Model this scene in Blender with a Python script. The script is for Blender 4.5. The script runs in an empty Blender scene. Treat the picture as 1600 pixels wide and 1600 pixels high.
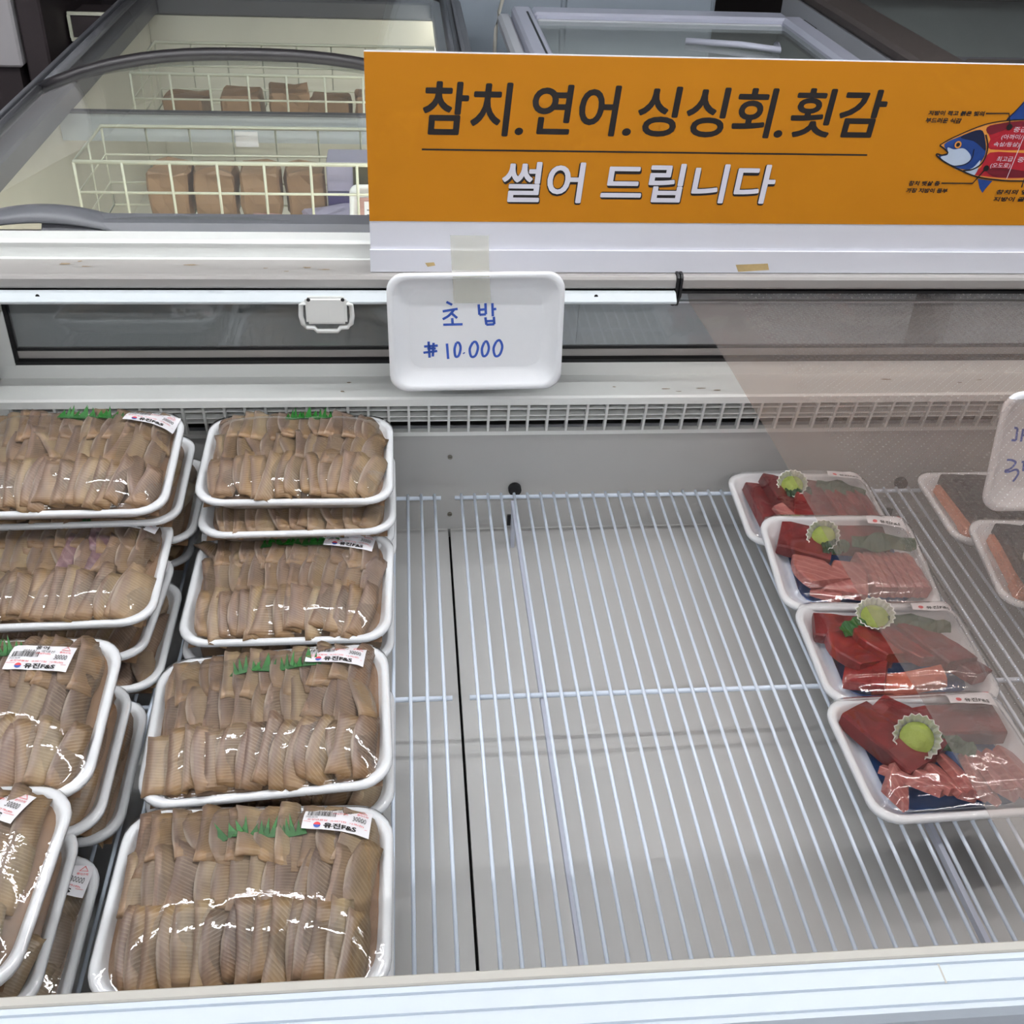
import bpy, bmesh, math, random
from mathutils import Vector, Matrix, noise

# ------------------------------------------------------------------ camera, world, exposure
scene = bpy.context.scene
COL = scene.collection
F = 1720.0
CAM_H = 1.165
PITCH, YAW, ROLL = math.radians(34.945), math.radians(6.3855), math.radians(2.6665)
_fwd = Vector((math.sin(YAW) * math.cos(PITCH), math.cos(YAW) * math.cos(PITCH), -math.sin(PITCH)))
_r0 = Vector((math.cos(YAW), -math.sin(YAW), 0))
_u0 = _r0.cross(_fwd)
_right = math.cos(ROLL) * _r0 + math.sin(ROLL) * _u0
_up = -math.sin(ROLL) * _r0 + math.cos(ROLL) * _u0
cam_data = bpy.data.cameras.new('camera')
cam_data.sensor_width = 36.0
cam_data.sensor_fit = 'HORIZONTAL'
cam_data.lens = F / 1600.0 * 36.0
cam_data.clip_start = 0.02
cam_data.clip_end = 60
cam = bpy.data.objects.new('camera', cam_data)
COL.objects.link(cam)
_m = Matrix((_right, _up, -_fwd)).transposed().to_4x4()
_m.translation = Vector((0, 0, CAM_H))
cam.matrix_world = _m
scene.camera = cam

world = bpy.data.worlds.new('world')
scene.world = world
world.use_nodes = True
_bg = world.node_tree.nodes['Background']
_bg.inputs[0].default_value = (0.80, 0.88, 1.0, 1)
_bg.inputs[1].default_value = 0.32

scene.view_settings.view_transform = 'Standard'
scene.view_settings.look = 'None'
scene.view_settings.gamma = 1.0
scene.view_settings.use_curve_mapping = False
scene.view_settings.exposure = -0.12
try:
    scene.cycles.use_denoising = True
    scene.cycles.transparent_max_bounces = 12
    scene.cycles.max_bounces = 4
    scene.cycles.diffuse_bounces = 3
    scene.cycles.glossy_bounces = 2
    scene.cycles.caustics_reflective = False
    scene.cycles.caustics_refractive = False
    scene.cycles.use_adaptive_sampling = True
    scene.cycles.adaptive_threshold = 0.1
    scene.cycles.adaptive_min_samples = 16
except Exception:
    pass

CEIL_Z = 2.35
FLOOR_Z = -0.52


def ray(px, py):
    return _right * ((px - 800) / F) - _up * ((py - 800) / F) + _fwd


def on_z(px, py, z):
    d = ray(px, py)
    return Vector((0, 0, CAM_H)) + d * ((z - CAM_H) / d.z)


def on_y(px, py, y):
    d = ray(px, py)
    return Vector((0, 0, CAM_H)) + d * (y / d.y)


# ------------------------------------------------------------------ materials
MATS = {}


def lin(r, g, b):
    def c(v):
        v = v / 255.0
        return v / 12.92 if v <= 0.04045 else ((v + 0.055) / 1.055) ** 2.4
    return (c(r), c(g), c(b), 1)


def new_mat(name):
    m = bpy.data.materials.new(name)
    m.use_nodes = True
    nt = m.node_tree
    for n in list(nt.nodes):
        nt.nodes.remove(n)
    out = nt.nodes.new('ShaderNodeOutputMaterial')
    MATS[name] = m
    return m, nt, out


def N(nt, kind, **kw):
    n = nt.nodes.new(kind)
    for k, v in kw.items():
        if k in n.inputs.keys():
            n.inputs[k].default_value = v
        else:
            setattr(n, k, v)
    return n


def mat(name, col, rough=0.5, var=0.06, scale=12.0, metal=0.0, spec=0.5, bump=0.0, bscale=200.0, emis=None, coat=0.0, obj_rand=0.0):
    m, nt, out = new_mat(name)
    p = N(nt, 'ShaderNodeBsdfPrincipled', Roughness=rough, Metallic=metal)
    p.inputs['Specular IOR Level'].default_value = spec
    p.inputs['Coat Weight'].default_value = coat
    p.inputs['Coat Roughness'].default_value = 0.08
    tc = N(nt, 'ShaderNodeTexCoord')
    nz = N(nt, 'ShaderNodeTexNoise', Scale=scale, Detail=5.0, Roughness=0.6)
    nt.links.new(tc.outputs['Object'], nz.inputs['Vector'])
    mx = N(nt, 'ShaderNodeMix', data_type='RGBA')
    c = col
    mx.inputs[6].default_value = (c[0] * (1 - var), c[1] * (1 - var), c[2] * (1 - var), 1)
    mx.inputs[7].default_value = (min(1, c[0] * (1 + var)), min(1, c[1] * (1 + var)), min(1, c[2] * (1 + var)), 1)
    nt.links.new(nz.outputs['Fac'], mx.inputs[0])
    src = mx.outputs[2]
    if obj_rand > 0:
        oi = N(nt, 'ShaderNodeObjectInfo')
        hv = N(nt, 'ShaderNodeHueSaturation')
        mr = N(nt, 'ShaderNodeMapRange')
        mr.inputs[3].default_value = 1 - obj_rand
        mr.inputs[4].default_value = 1 + obj_rand
        nt.links.new(oi.outputs['Random'], mr.inputs[0])
        nt.links.new(mr.outputs[0], hv.inputs['Value'])
        nt.links.new(src, hv.inputs['Color'])
        src = hv.outputs[0]
    nt.links.new(src, p.inputs['Base Color'])
    if bump > 0:
        nb = N(nt, 'ShaderNodeTexNoise', Scale=bscale, Detail=3.0)
        nt.links.new(tc.outputs['Object'], nb.inputs['Vector'])
        bp = N(nt, 'ShaderNodeBump', Strength=bump, Distance=0.002)
        nt.links.new(nb.outputs['Fac'], bp.inputs['Height'])
        nt.links.new(bp.outputs[0], p.inputs['Normal'])
    if emis:
        p.inputs['Emission Color'].default_value = emis[0]
        p.inputs['Emission Strength'].default_value = emis[1]
    nt.links.new(p.outputs[0], out.inputs[0])
    return m


M_WHITE = mat('white_enamel', lin(240, 241, 238), 0.32, 0.03, 6)
M_WHITE2 = mat('white_pvc', lin(208, 217, 227), 0.4, 0.025, 8)
M_CREAM = mat('cream_trim', lin(186, 182, 174), 0.45, 0.03, 8)
M_WALL = mat('inner_wall_steel', lin(188, 187, 185), 0.42, 0.03, 5, bump=0.05, bscale=90)
M_WIRE = mat('white_coated_wire', lin(226, 236, 250), 0.3, 0.02, 10)
M_SUPPORT = mat('grey_support_bar', lin(196, 200, 214), 0.4, 0.03, 10)
M_GAP = mat('dark_gap', lin(30, 22, 22), 0.7)
M_BLACK = mat('black_rubber', lin(22, 22, 24), 0.5)
M_ALU = mat('silver_extrusion', lin(172, 168, 165), 0.36, 0.04, 14, metal=0.2)
M_ALUW = mat('white_rail', lin(206, 213, 217), 0.3, 0.02, 14)
M_STEEL = mat('screw_steel', lin(150, 145, 135), 0.35, metal=0.9)
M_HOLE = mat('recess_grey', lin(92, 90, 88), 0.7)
M_FOAM = mat('white_foam', lin(246, 247, 250), 0.42, 0.015, 60, bump=0.08, bscale=900)
M_FOAM_PINK = mat('foam_blush', lin(240, 226, 222), 0.42, 0.02, 40)
M_ORANGE = mat('orange_print', lin(196, 126, 22), 0.6, 0.05, 9, spec=0.2)
M_INK = mat('black_ink', lin(26, 20, 20), 0.45)
M_SIGNWHITE = mat('sign_white', lin(226, 226, 234), 0.4, 0.02, 9)
M_TEXTWHITE = mat('white_ink', lin(224, 222, 232), 0.45)
M_MARKER = mat('blue_marker', lin(58, 94, 190), 0.5, 0.12, 60)
M_LABEL = mat('label_paper', lin(240, 238, 242), 0.4, 0.01)
M_RED = mat('red_ink', lin(222, 70, 74), 0.5)
M_BLUEINK = mat('blue_ink', lin(60, 90, 170), 0.5)
M_LEAF = mat('garnish_green', lin(8, 92, 12), 0.45, 0.25, 60)
M_LEAFD = mat('dark_green_leaf', lin(28, 62, 26), 0.5, 0.3, 60)
M_BLUE = mat('blue_liner', lin(30, 84, 160), 0.35, 0.15, 30)
M_WASABI = mat('wasabi', lin(158, 174, 78), 0.6, 0.1, 120, bump=0.3, bscale=500)
M_FOIL = mat('foil', lin(236, 236, 232), 0.3, 0.05, 60, metal=0.45)
M_DKGREY = mat('lid_frame_grey', lin(96, 97, 102), 0.38, 0.06, 10)
M_DKGREY2 = mat('lid_bar_dark', lin(40, 37, 40), 0.35, 0.08, 10)
M_BROWNRIM = mat('brown_rim', lin(88, 80, 77), 0.5, 0.05, 14)
M_CABWHITE = mat('cabinet_white', lin(196, 198, 204), 0.4, 0.03, 8)
M_LILAC = mat('lilac_frame', lin(186, 188, 204), 0.35, 0.04, 10)
M_PANEBLUE = mat('pale_blue_panel', lin(150, 160, 170), 0.5, 0.04, 4)
M_LINER = mat('freezer_liner', lin(226, 222, 208), 0.5, 0.06, 7)
M_BASKET = mat('cream_wire', lin(225, 225, 205), 0.4, 0.03, 20)
M_DIVIDER = mat('divider_grey', lin(196, 202, 206), 0.4, 0.03, 8)
M_FLOOR = mat('store_floor', lin(92, 72, 66), 0.4, 0.15, 3)
M_DARKBOX = mat('dark_box', lin(58, 50, 52), 0.55, 0.1, 5)
M_BEIGE = mat('beige_plaster', lin(190, 186, 188), 0.6, 0.04, 5)
M_CEIL = mat('ceiling_white', lin(230, 230, 228), 0.8, 0.03, 2)
M_LAMPBODY = mat('lamp_body', lin(235, 235, 235), 0.5)
M_KRAFT = mat('frozen_brown', lin(150, 118, 88), 0.45, 0.25, 40, obj_rand=0.15)
M_PURPLE = mat('purple_box', lin(64, 56, 110), 0.4, 0.2, 25)
M_PINKPACK = mat('pink_pack', lin(196, 150, 142), 0.4, 0.15, 30)
M_PHOTO = mat('printed_photo', lin(70, 66, 40), 0.4, 0.8, 90)
M_BAG = mat('lilac_bag', lin(170, 165, 190), 0.3, 0.15, 30)
M_PINKMARK = mat('pink_marker', lin(235, 80, 110), 0.5)
M_GREYINK = mat('grey_ink', lin(110, 112, 118), 0.5)
M_GOLD = mat('yellow_sticker', lin(214, 178, 62), 0.5)
M_CABLE = mat('cable_cream', lin(190, 186, 176), 0.5)
M_CHIP = mat('exposed_board', lin(196, 170, 120), 0.7, 0.2, 80)
M_DIRT = mat('old_glue', lin(150, 132, 108), 0.7, 0.3, 120)
M_FISHBED = mat('fish_flesh_bed', lin(132, 102, 76), 0.4, 0.25, 60)
M_SKINDARK = mat('dark_fish_skin', lin(38, 36, 41), 0.4, 0.4, 140, bump=0.6, bscale=260)
M_SALMON = mat('salmon_flesh', lin(205, 130, 98), 0.4, 0.15, 60)
M_NAVY = mat('tuna_navy', lin(28, 62, 130), 0.4, 0.25, 60)
M_NAVYD = mat('tuna_dark_navy', lin(16, 26, 58), 0.4, 0.2, 60)
M_SILVERBELLY = mat('tuna_belly', lin(186, 200, 220), 0.4, 0.1, 50)
M_DIAGRED = mat('diagram_red', lin(172, 28, 42), 0.4, 0.12, 20)
M_DIAGDKRED = mat('diagram_dark_red', lin(110, 20, 34), 0.4, 0.15, 20)
M_DIAGORANGE = mat('diagram_light_orange', lin(226, 150, 62), 0.4, 0.05, 20)


def fish_mat():
    m, nt, out = new_mat('skate_flesh')
    p = N(nt, 'ShaderNodeBsdfPrincipled', Roughness=0.38)
    p.inputs['Specular IOR Level'].default_value = 0.45
    p.inputs['Subsurface Weight'].default_value = 0.0
    tc = N(nt, 'ShaderNodeTexCoord')
    oi = N(nt, 'ShaderNodeObjectInfo')
    sep = N(nt, 'ShaderNodeSeparateXYZ')
    nt.links.new(tc.outputs['Generated'], sep.inputs[0])
    # object-to-object tone
    cr = N(nt, 'ShaderNodeValToRGB')
    e = cr.color_ramp.elements
    e[0].position = 0.0
    e[0].color = lin(111, 90, 67)
    e[1].position = 1.0
    e[1].color = lin(143, 121, 87)
    for pos, c in ((0.2, (138, 113, 80)), (0.35, (118, 98, 82)), (0.5, (156, 138, 107)), (0.65, (130, 106, 87)), (0.85, (108, 88, 70))):
        k = e.new(pos)
        k.color = lin(*c)
    nt.links.new(oi.outputs['Random'], cr.inputs[0])
    # large mottling
    nz = N(nt, 'ShaderNodeTexNoise', Scale=1.0, Detail=4.0)
    mpz = N(nt, 'ShaderNodeMapping')
    mpz.inputs['Scale'].default_value = (75, 26, 40)
    nt.links.new(tc.outputs['Object'], mpz.inputs[0])
    addz = N(nt, 'ShaderNodeVectorMath', operation='ADD')
    scz = N(nt, 'ShaderNodeVectorMath', operation='SCALE')
    nt.links.new(oi.outputs['Location'], scz.inputs[0])
    scz.inputs['Scale'].default_value = 40.0
    nt.links.new(mpz.outputs[0], addz.inputs[0])
    nt.links.new(scz.outputs[0], addz.inputs[1])
    nt.links.new(addz.outputs[0], nz.inputs['Vector'])
    mott = N(nt, 'ShaderNodeMix', data_type='RGBA', blend_type='MULTIPLY')
    mott.inputs[0].default_value = 0.75
    ramp2 = N(nt, 'ShaderNodeValToRGB')
    ramp2.color_ramp.elements[0].position = 0.3
    ramp2.color_ramp.elements[0].color = (0.50, 0.42, 0.40, 1)
    ramp2.color_ramp.elements[1].position = 0.7
    ramp2.color_ramp.elements[1].color = (1.12, 1.06, 1.0, 1)
    nt.links.new(nz.outputs['Fac'], ramp2.inputs[0])
    nt.links.new(cr.outputs[0], mott.inputs[6])
    nt.links.new(ramp2.outputs[0], mott.inputs[7])
    # cross striations (muscle fibre rays)
    mapn = N(nt, 'ShaderNodeMapping')
    mapn.inputs['Scale'].default_value = (60, 260, 30)
    mapn.inputs['Rotation'].default_value = (0, 0, 0.18)
    nt.links.new(tc.outputs['Object'], mapn.inputs[0])
    wv = N(nt, 'ShaderNodeTexWave', Scale=1.0, Distortion=7.0, Detail=3.0)
    wv.inputs['Detail Scale'].default_value = 0.6
    wv.wave_type = 'BANDS'
    wv.bands_direction = 'Y'
    mapw = N(nt, 'ShaderNodeMapping')
    mapw.inputs['Scale'].default_value = (26, 74, 26)
    mapw.inputs['Rotation'].default_value = (0, 0, 0.15)
    vr = N(nt, 'ShaderNodeVectorRotate', rotation_type='Z_AXIS')
    ang = N(nt, 'ShaderNodeMapRange')
    ang.inputs[3].default_value = -0.7
    ang.inputs[4].default_value = 0.7
    nt.links.new(oi.outputs['Random'], ang.inputs[0])
    nt.links.new(ang.outputs[0], vr.inputs['Angle'])
    nt.links.new(tc.outputs['Object'], vr.inputs['Vector'])
    nt.links.new(vr.outputs[0], mapw.inputs[0])
    nt.links.new(mapw.outputs[0], wv.inputs['Vector'])
    wr = N(nt, 'ShaderNodeValToRGB')
    wr.color_ramp.elements[0].position = 0.62
    wr.color_ramp.elements[0].color = (0, 0, 0, 1)
    wr.color_ramp.elements[1].position = 0.98
    wr.color_ramp.elements[1].color = (0.30, 0.30, 0.30, 1)
    nt.links.new(wv.outputs['Fac'], wr.inputs[0])
    pale = N(nt, 'ShaderNodeMix', data_type='RGBA')
    pale.inputs[7].default_value = lin(206, 192, 168)
    nm = N(nt, 'ShaderNodeTexNoise', Scale=70.0, Detail=2.0)
    nt.links.new(tc.outputs['Object'], nm.inputs['Vector'])
    mm = N(nt, 'ShaderNodeMath', operation='MULTIPLY')
    nt.links.new(wr.outputs[0], mm.inputs[0])
    nt.links.new(nm.outputs['Fac'], mm.inputs[1])
    nt.links.new(mm.outputs[0], pale.inputs[0])
    nt.links.new(mott.outputs[2], pale.inputs[6])
    # mauve cut face along one long side with a thin pale rim
    er = N(nt, 'ShaderNodeValToRGB')
    er.color_ramp.elements[0].position = 0.16
    er.color_ramp.elements[0].color = (0.65, 0.65, 0.65, 1)
    er.color_ramp.elements[1].position = 0.36
    er.color_ramp.elements[1].color = (0, 0, 0, 1)
    nt.links.new(sep.outputs[0], er.inputs[0])
    mauve = N(nt, 'ShaderNodeMix', data_type='RGBA')
    mauve.inputs[7].default_value = lin(124, 104, 96)
    nt.links.new(er.outputs[0], mauve.inputs[0])
    nt.links.new(pale.outputs[2], mauve.inputs[6])
    rr = N(nt, 'ShaderNodeValToRGB')
    rr.color_ramp.elements[0].position = 0.03
    rr.color_ramp.elements[0].color = (0.45, 0.45, 0.45, 1)
    rr.color_ramp.elements[1].position = 0.10
    rr.color_ramp.elements[1].color = (0, 0, 0, 1)
    nt.links.new(sep.outputs[0], rr.inputs[0])
    edge = N(nt, 'ShaderNodeMix', data_type='RGBA')
    edge.inputs[7].default_value = lin(196, 182, 166)
    nt.links.new(rr.outputs[0], edge.inputs[0])
    nt.links.new(mauve.outputs[2], edge.inputs[6])
    # browner tips
    tr = N(nt, 'ShaderNodeValToRGB')
    tr.color_ramp.elements[0].position = 0.0
    tr.color_ramp.elements[0].color = (0.55, 0.55, 0.55, 1)
    tr.color_ramp.elements[1].position = 0.3
    tr.color_ramp.elements[1].color = (0, 0, 0, 1)
    nt.links.new(sep.outputs[1], tr.inputs[0])
    tip = N(nt, 'ShaderNodeMix', data_type='RGBA')
    tip.inputs[7].default_value = lin(150, 114, 74)
    nt.links.new(tr.outputs[0], tip.inputs[0])
    nt.links.new(edge.outputs[2], tip.inputs[6])
    nt.links.new(tip.outputs[2], p.inputs['Base Color'])
    bp = N(nt, 'ShaderNodeBump', Strength=0.15, Distance=0.0006)
    nt.links.new(wv.outputs['Fac'], bp.inputs['Height'])
    nt.links.new(bp.outputs[0], p.inputs['Normal'])
    nt.links.new(p.outputs[0], out.inputs[0])
    return m


def tuna_mat(name, c0, c1, vein=None, scale=30.0):
    m, nt, out = new_mat(name)
    p = N(nt, 'ShaderNodeBsdfPrincipled', Roughness=0.35)
    tc = N(nt, 'ShaderNodeTexCoord')
    oi = N(nt, 'ShaderNodeObjectInfo')
    add = N(nt, 'ShaderNodeVectorMath', operation='ADD')
    nt.links.new(tc.outputs['Object'], add.inputs[0])
    nt.links.new(oi.outputs['Random'], add.inputs[1])
    nz = N(nt, 'ShaderNodeTexNoise', Scale=scale, Detail=5.0, Distortion=0.8)
    nt.links.new(add.outputs[0], nz.inputs['Vector'])
    mx = N(nt, 'ShaderNodeMix', data_type='RGBA')
    mx.inputs[6].default_value = c0
    mx.inputs[7].default_value = c1
    rp = N(nt, 'ShaderNodeValToRGB')
    rp.color_ramp.elements[0].position = 0.3
    rp.color_ramp.elements[1].position = 0.7
    nt.links.new(nz.outputs['Fac'], rp.inputs[0])
    nt.links.new(rp.outputs[0], mx.inputs[0])
    src = mx.outputs[2]
    if vein:
        wv = N(nt, 'ShaderNodeTexWave', Scale=28.0, Distortion=4.0, Detail=2.0)
        wv.bands_direction = 'DIAGONAL'
        nt.links.new(add.outputs[0], wv.inputs['Vector'])
        wr = N(nt, 'ShaderNodeValToRGB')
        wr.color_ramp.elements[0].position = 0.75
        wr.color_ramp.elements[0].color = (0, 0, 0, 1)
        wr.color_ramp.elements[1].position = 1.0
        wr.color_ramp.elements[1].color = (0.5, 0.5, 0.5, 1)
        nt.links.new(wv.outputs['Fac'], wr.inputs[0])
        m2 = N(nt, 'ShaderNodeMix', data_type='RGBA')
        m2.inputs[7].default_value = vein
        nt.links.new(wr.outputs[0], m2.inputs[0])
        nt.links.new(src, m2.inputs[6])
        src = m2.outputs[2]
    nt.links.new(src, p.inputs['Base Color'])
    nt.links.new(p.outputs[0], out.inputs[0])
    return m


def schlick(nt, gain, normal=None):
    """mirror share of a thin clear sheet, the same from both sides"""
    lw = N(nt, 'ShaderNodeLayerWeight', Blend=0.5)
    if normal is not None:
        nt.links.new(normal, lw.inputs['Normal'])
    pw = N(nt, 'ShaderNodeMath', operation='POWER')
    pw.inputs[1].default_value = 5.0
    nt.links.new(lw.outputs['Facing'], pw.inputs[0])
    ma = N(nt, 'ShaderNodeMath', operation='MULTIPLY_ADD')
    ma.inputs[1].default_value = 0.92 * gain
    ma.inputs[2].default_value = 0.07 * gain
    ma.use_clamp = True
    nt.links.new(pw.outputs[0], ma.inputs[0])
    return ma.outputs[0]


def film_mat(name, haze=0.03, rough=0.04, bump=0.5, bscale=55.0, refl=1.0, tint=(1, 1, 1, 1)):
    """clear cling film: see-through with a mirror-like sheen"""
    m, nt, out = new_mat(name)
    tc = N(nt, 'ShaderNodeTexCoord')
    nb = N(nt, 'ShaderNodeTexNoise', Scale=bscale, Detail=3.0, Roughness=0.55, Distortion=0.6)
    nt.links.new(tc.outputs['Object'], nb.inputs['Vector'])
    bp = N(nt, 'ShaderNodeBump', Strength=bump, Distance=0.004)
    nt.links.new(nb.outputs['Fac'], bp.inputs['Height'])
    tr = N(nt, 'ShaderNodeBsdfTransparent', Color=tint)
    gl = N(nt, 'ShaderNodeBsdfGlossy', Roughness=rough)
    nt.links.new(bp.outputs[0], gl.inputs['Normal'])
    ml = schlick(nt, refl, bp.outputs[0])
    mx = N(nt, 'ShaderNodeMixShader')
    nt.links.new(ml, mx.inputs[0])
    nt.links.new(tr.outputs[0], mx.inputs[1])
    nt.links.new(gl.outputs[0], mx.inputs[2])
    df = N(nt, 'ShaderNodeBsdfDiffuse', Color=(0.9, 0.9, 0.9, 1))
    m2 = N(nt, 'ShaderNodeMixShader')
    m2.inputs[0].default_value = haze
    nt.links.new(mx.outputs[0], m2.inputs[1])
    nt.links.new(df.outputs[0], m2.inputs[2])
    nt.links.new(m2.outputs[0], out.inputs[0])
    return m


def blind_mat():
    """milky plastic blind with a staggered grid of pin holes"""
    m, nt, out = new_mat('perforated_blind_film')
    tc = N(nt, 'ShaderNodeTexCoord')
    sp = N(nt, 'ShaderNodeSeparateXYZ')
    nt.links.new(tc.outputs['Object'], sp.inputs[0])

    def math_(op, a, b=None):
        n = N(nt, 'ShaderNodeMath', operation=op)
        for i, v in enumerate((a, b)):
            if v is None:
                continue
            if isinstance(v, (int, float)):
                n.inputs[i].default_value = v
            else:
                nt.links.new(v, n.inputs[i])
        return n.outputs[0]
    step = 0.0135
    yy = math_('DIVIDE', sp.outputs[1], step * 0.5)
    row = math_('FLOOR', yy)
    fy = math_('SUBTRACT', math_('SUBTRACT', yy, row), 0.5)
    fy = math_('MULTIPLY', fy, 0.5)
    off = math_('MULTIPLY', math_('MODULO', math_('ABSOLUTE', row), 2.0), 0.5)
    xx = math_('ADD', math_('DIVIDE', sp.outputs[0], step), off)
    fx = math_('SUBTRACT', math_('SUBTRACT', xx, math_('FLOOR', xx)), 0.5)
    d2 = math_('ADD', math_('MULTIPLY', fx, fx), math_('MULTIPLY', fy, fy))
    hole = math_('LESS_THAN', d2, 0.075 ** 2)
    ringd = math_('LESS_THAN', d2, 0.125 ** 2)
    margin = math_('GREATER_THAN', sp.outputs[0], 0.075)
    hole = math_('MULTIPLY', hole, margin)
    ringd = math_('MULTIPLY', ringd, margin)
    nb = N(nt, 'ShaderNodeTexNoise', Scale=9.0, Detail=3.0)
    nt.links.new(tc.outputs['Object'], nb.inputs['Vector'])
    bp = N(nt, 'ShaderNodeBump', Strength=0.25, Distance=0.01)
    nt.links.new(nb.outputs['Fac'], bp.inputs['Height'])
    tr = N(nt, 'ShaderNodeBsdfTransparent', Color=(0.86, 0.80, 0.77, 1))
    df = N(nt, 'ShaderNodeBsdfDiffuse', Color=(0.47, 0.405, 0.365, 1))
    tl = N(nt, 'ShaderNodeBsdfTranslucent', Color=(0.47, 0.405, 0.365, 1))
    dd = N(nt, 'ShaderNodeMixShader')
    dd.inputs[0].default_value = 0.5
    nt.links.new(df.outputs[0], dd.inputs[1])
    nt.links.new(tl.outputs[0], dd.inputs[2])
    fac = math_('ADD', 0.25, math_('MULTIPLY', ringd, 0.22))
    a = N(nt, 'ShaderNodeMixShader')
    nt.links.new(fac, a.inputs[0])
    nt.links.new(tr.outputs[0], a.inputs[1])
    nt.links.new(dd.outputs[0], a.inputs[2])
    gl = N(nt, 'ShaderNodeBsdfGlossy', Roughness=0.28)
    nt.links.new(bp.outputs[0], gl.inputs['Normal'])
    b = N(nt, 'ShaderNodeMixShader')
    nt.links.new(schlick(nt, 0.5), b.inputs[0])
    nt.links.new(a.outputs[0], b.inputs[1])
    nt.links.new(gl.outputs[0], b.inputs[2])
    clear = N(nt, 'ShaderNodeBsdfTransparent')
    c = N(nt, 'ShaderNodeMixShader')
    nt.links.new(hole, c.inputs[0])
    nt.links.new(b.outputs[0], c.inputs[1])
    nt.links.new(clear.outputs[0], c.inputs[2])
    nt.links.new(c.outputs[0], out.inputs[0])
    return m


M_FISH = fish_mat()
M_FISHPURPLE = tuna_mat('skate_flesh_purple', lin(104, 74, 84), lin(140, 112, 112), lin(170, 146, 140), 45)
M_TUNA = tuna_mat('tuna_dark_red', lin(92, 20, 22), lin(128, 38, 38), None, 26)
M_TUNAR = tuna_mat('tuna_red', lin(112, 16, 18), lin(146, 36, 34), None, 22)
M_TUNAP = tuna_mat('tuna_pink', lin(156, 84, 80), lin(182, 112, 104), lin(198, 140, 132), 60)
M_TUNAO = tuna_mat('tuna_orange', lin(176, 82, 60), lin(200, 110, 86), None, 50)
M_FILM = film_mat('cling_film', 0.01, 0.016, 0.06, 70, 1.25)
M_GLASS = film_mat('case_glass', 0.16, 0.02, 0.02, 3, 1.3, (0.82, 0.86, 0.86, 1))
M_LIDGLASS = film_mat('lid_glass', 0.05, 0.02, 0.02, 2, 1.0, (0.90, 0.93, 0.91, 1))
M_TAPE = film_mat('yellowed_tape', 0.30, 0.25, 0.1, 40, 0.8, (0.96, 0.95, 0.84, 1))
M_BLIND = blind_mat()


# ------------------------------------------------------------------ geometry helpers
def origin_of(parent):
    v = Vector((0, 0, 0))
    while parent is not None:
        v += parent.location
        parent = parent.parent
    return v


def link(name, me, m, parent=None, world_coords=True, smooth=False):
    if m is not None and not me.materials:
        me.materials.append(m)
    if smooth:
        for p in me.polygons:
            p.use_smooth = True
    o = bpy.data.objects.new(name, me)
    COL.objects.link(o)
    if parent is not None:
        if world_coords:
            me.transform(Matrix.Translation(-origin_of(parent)))
        o.parent = parent
    return o


def mk(name, verts, faces, m, parent=None, world_coords=True, smooth=False):
    me = bpy.data.meshes.new(name)
    me.from_pydata([tuple(v) for v in verts], [], faces)
    me.update()
    return link(name, me, m, parent, world_coords, smooth)


def from_bm(name, bm, m, parent=None, world_coords=True, smooth=False):
    bmesh.ops.recalc_face_normals(bm, faces=bm.faces[:])
    me = bpy.data.meshes.new(name)
    bm.to_mesh(me)
    bm.free()
    return link(name, me, m, parent, world_coords, smooth)


def box(name, x0, x1, y0, y1, z0, z1, m, parent=None, bev=0.0, world_coords=True, seg=1):
    bm = bmesh.new()
    bmesh.ops.create_cube(bm, size=1.0)
    for v in bm.verts:
        v.co = Vector((x0 + (v.co.x + 0.5) * (x1 - x0), y0 + (v.co.y + 0.5) * (y1 - y0), z0 + (v.co.z + 0.5) * (z1 - z0)))
    if bev > 0:
        bmesh.ops.bevel(bm, geom=bm.edges[:], offset=bev, segments=seg, affect='EDGES')
    return from_bm(name, bm, m, parent, world_coords)


def prism_x(name, prof, x0, x1, m, parent=None):
    """closed (y,z) outline swept along x"""
    n = len(prof)
    vs = [(x0, y, z) for y, z in prof] + [(x1, y, z) for y, z in prof]
    fs = [tuple(range(n)), tuple(range(2 * n - 1, n - 1, -1))]
    fs += [(i, i + n, (i + 1) % n + n, (i + 1) % n) for i in range(n)]
    bm = bmesh.new()
    bv = [bm.verts.new(v) for v in vs]
    for f in fs:
        bm.faces.new([bv[i] for i in f])
    bmesh.ops.triangulate(bm, faces=[f for f in bm.faces if len(f.verts) > 4])
    return from_bm(name, bm, m, parent)


def tube_mesh(pts, r, n=8, closed=False):
    pts = [Vector(p) for p in pts]
    vs, fs = [], []
    k = len(pts)
    for i, p in enumerate(pts):
        if closed:
            d = pts[(i + 1) % k] - pts[i - 1]
        else:
            d = pts[min(i + 1, k - 1)] - pts[max(i - 1, 0)]
        d.normalize()
        up = Vector((0, 0, 1)) if abs(d.z) < 0.9 else Vector((0, 1, 0))
        a = d.cross(up).normalized()
        b = a.cross(d)
        for j in range(n):
            t = 2 * math.pi * j / n
            vs.append(p + a * (r * math.cos(t)) + b * (r * math.sin(t)))
    for i in range(k if closed else k - 1):
        for j in range(n):
            i2 = (i + 1) % k
            fs.append((i * n + j, i * n + (j + 1) % n, i2 * n + (j + 1) % n, i2 * n + j))
    if not closed:
        fs.append(tuple(range(n - 1, -1, -1)))
        fs.append(tuple((k - 1) * n + j for j in range(n)))
    return vs, fs


def tube(name, pts, r, m, parent=None, n=8, closed=False, world_coords=True):
    vs, fs = tube_mesh(pts, r, n, closed)
    return mk(name, vs, fs, m, parent, world_coords, smooth=True)


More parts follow.
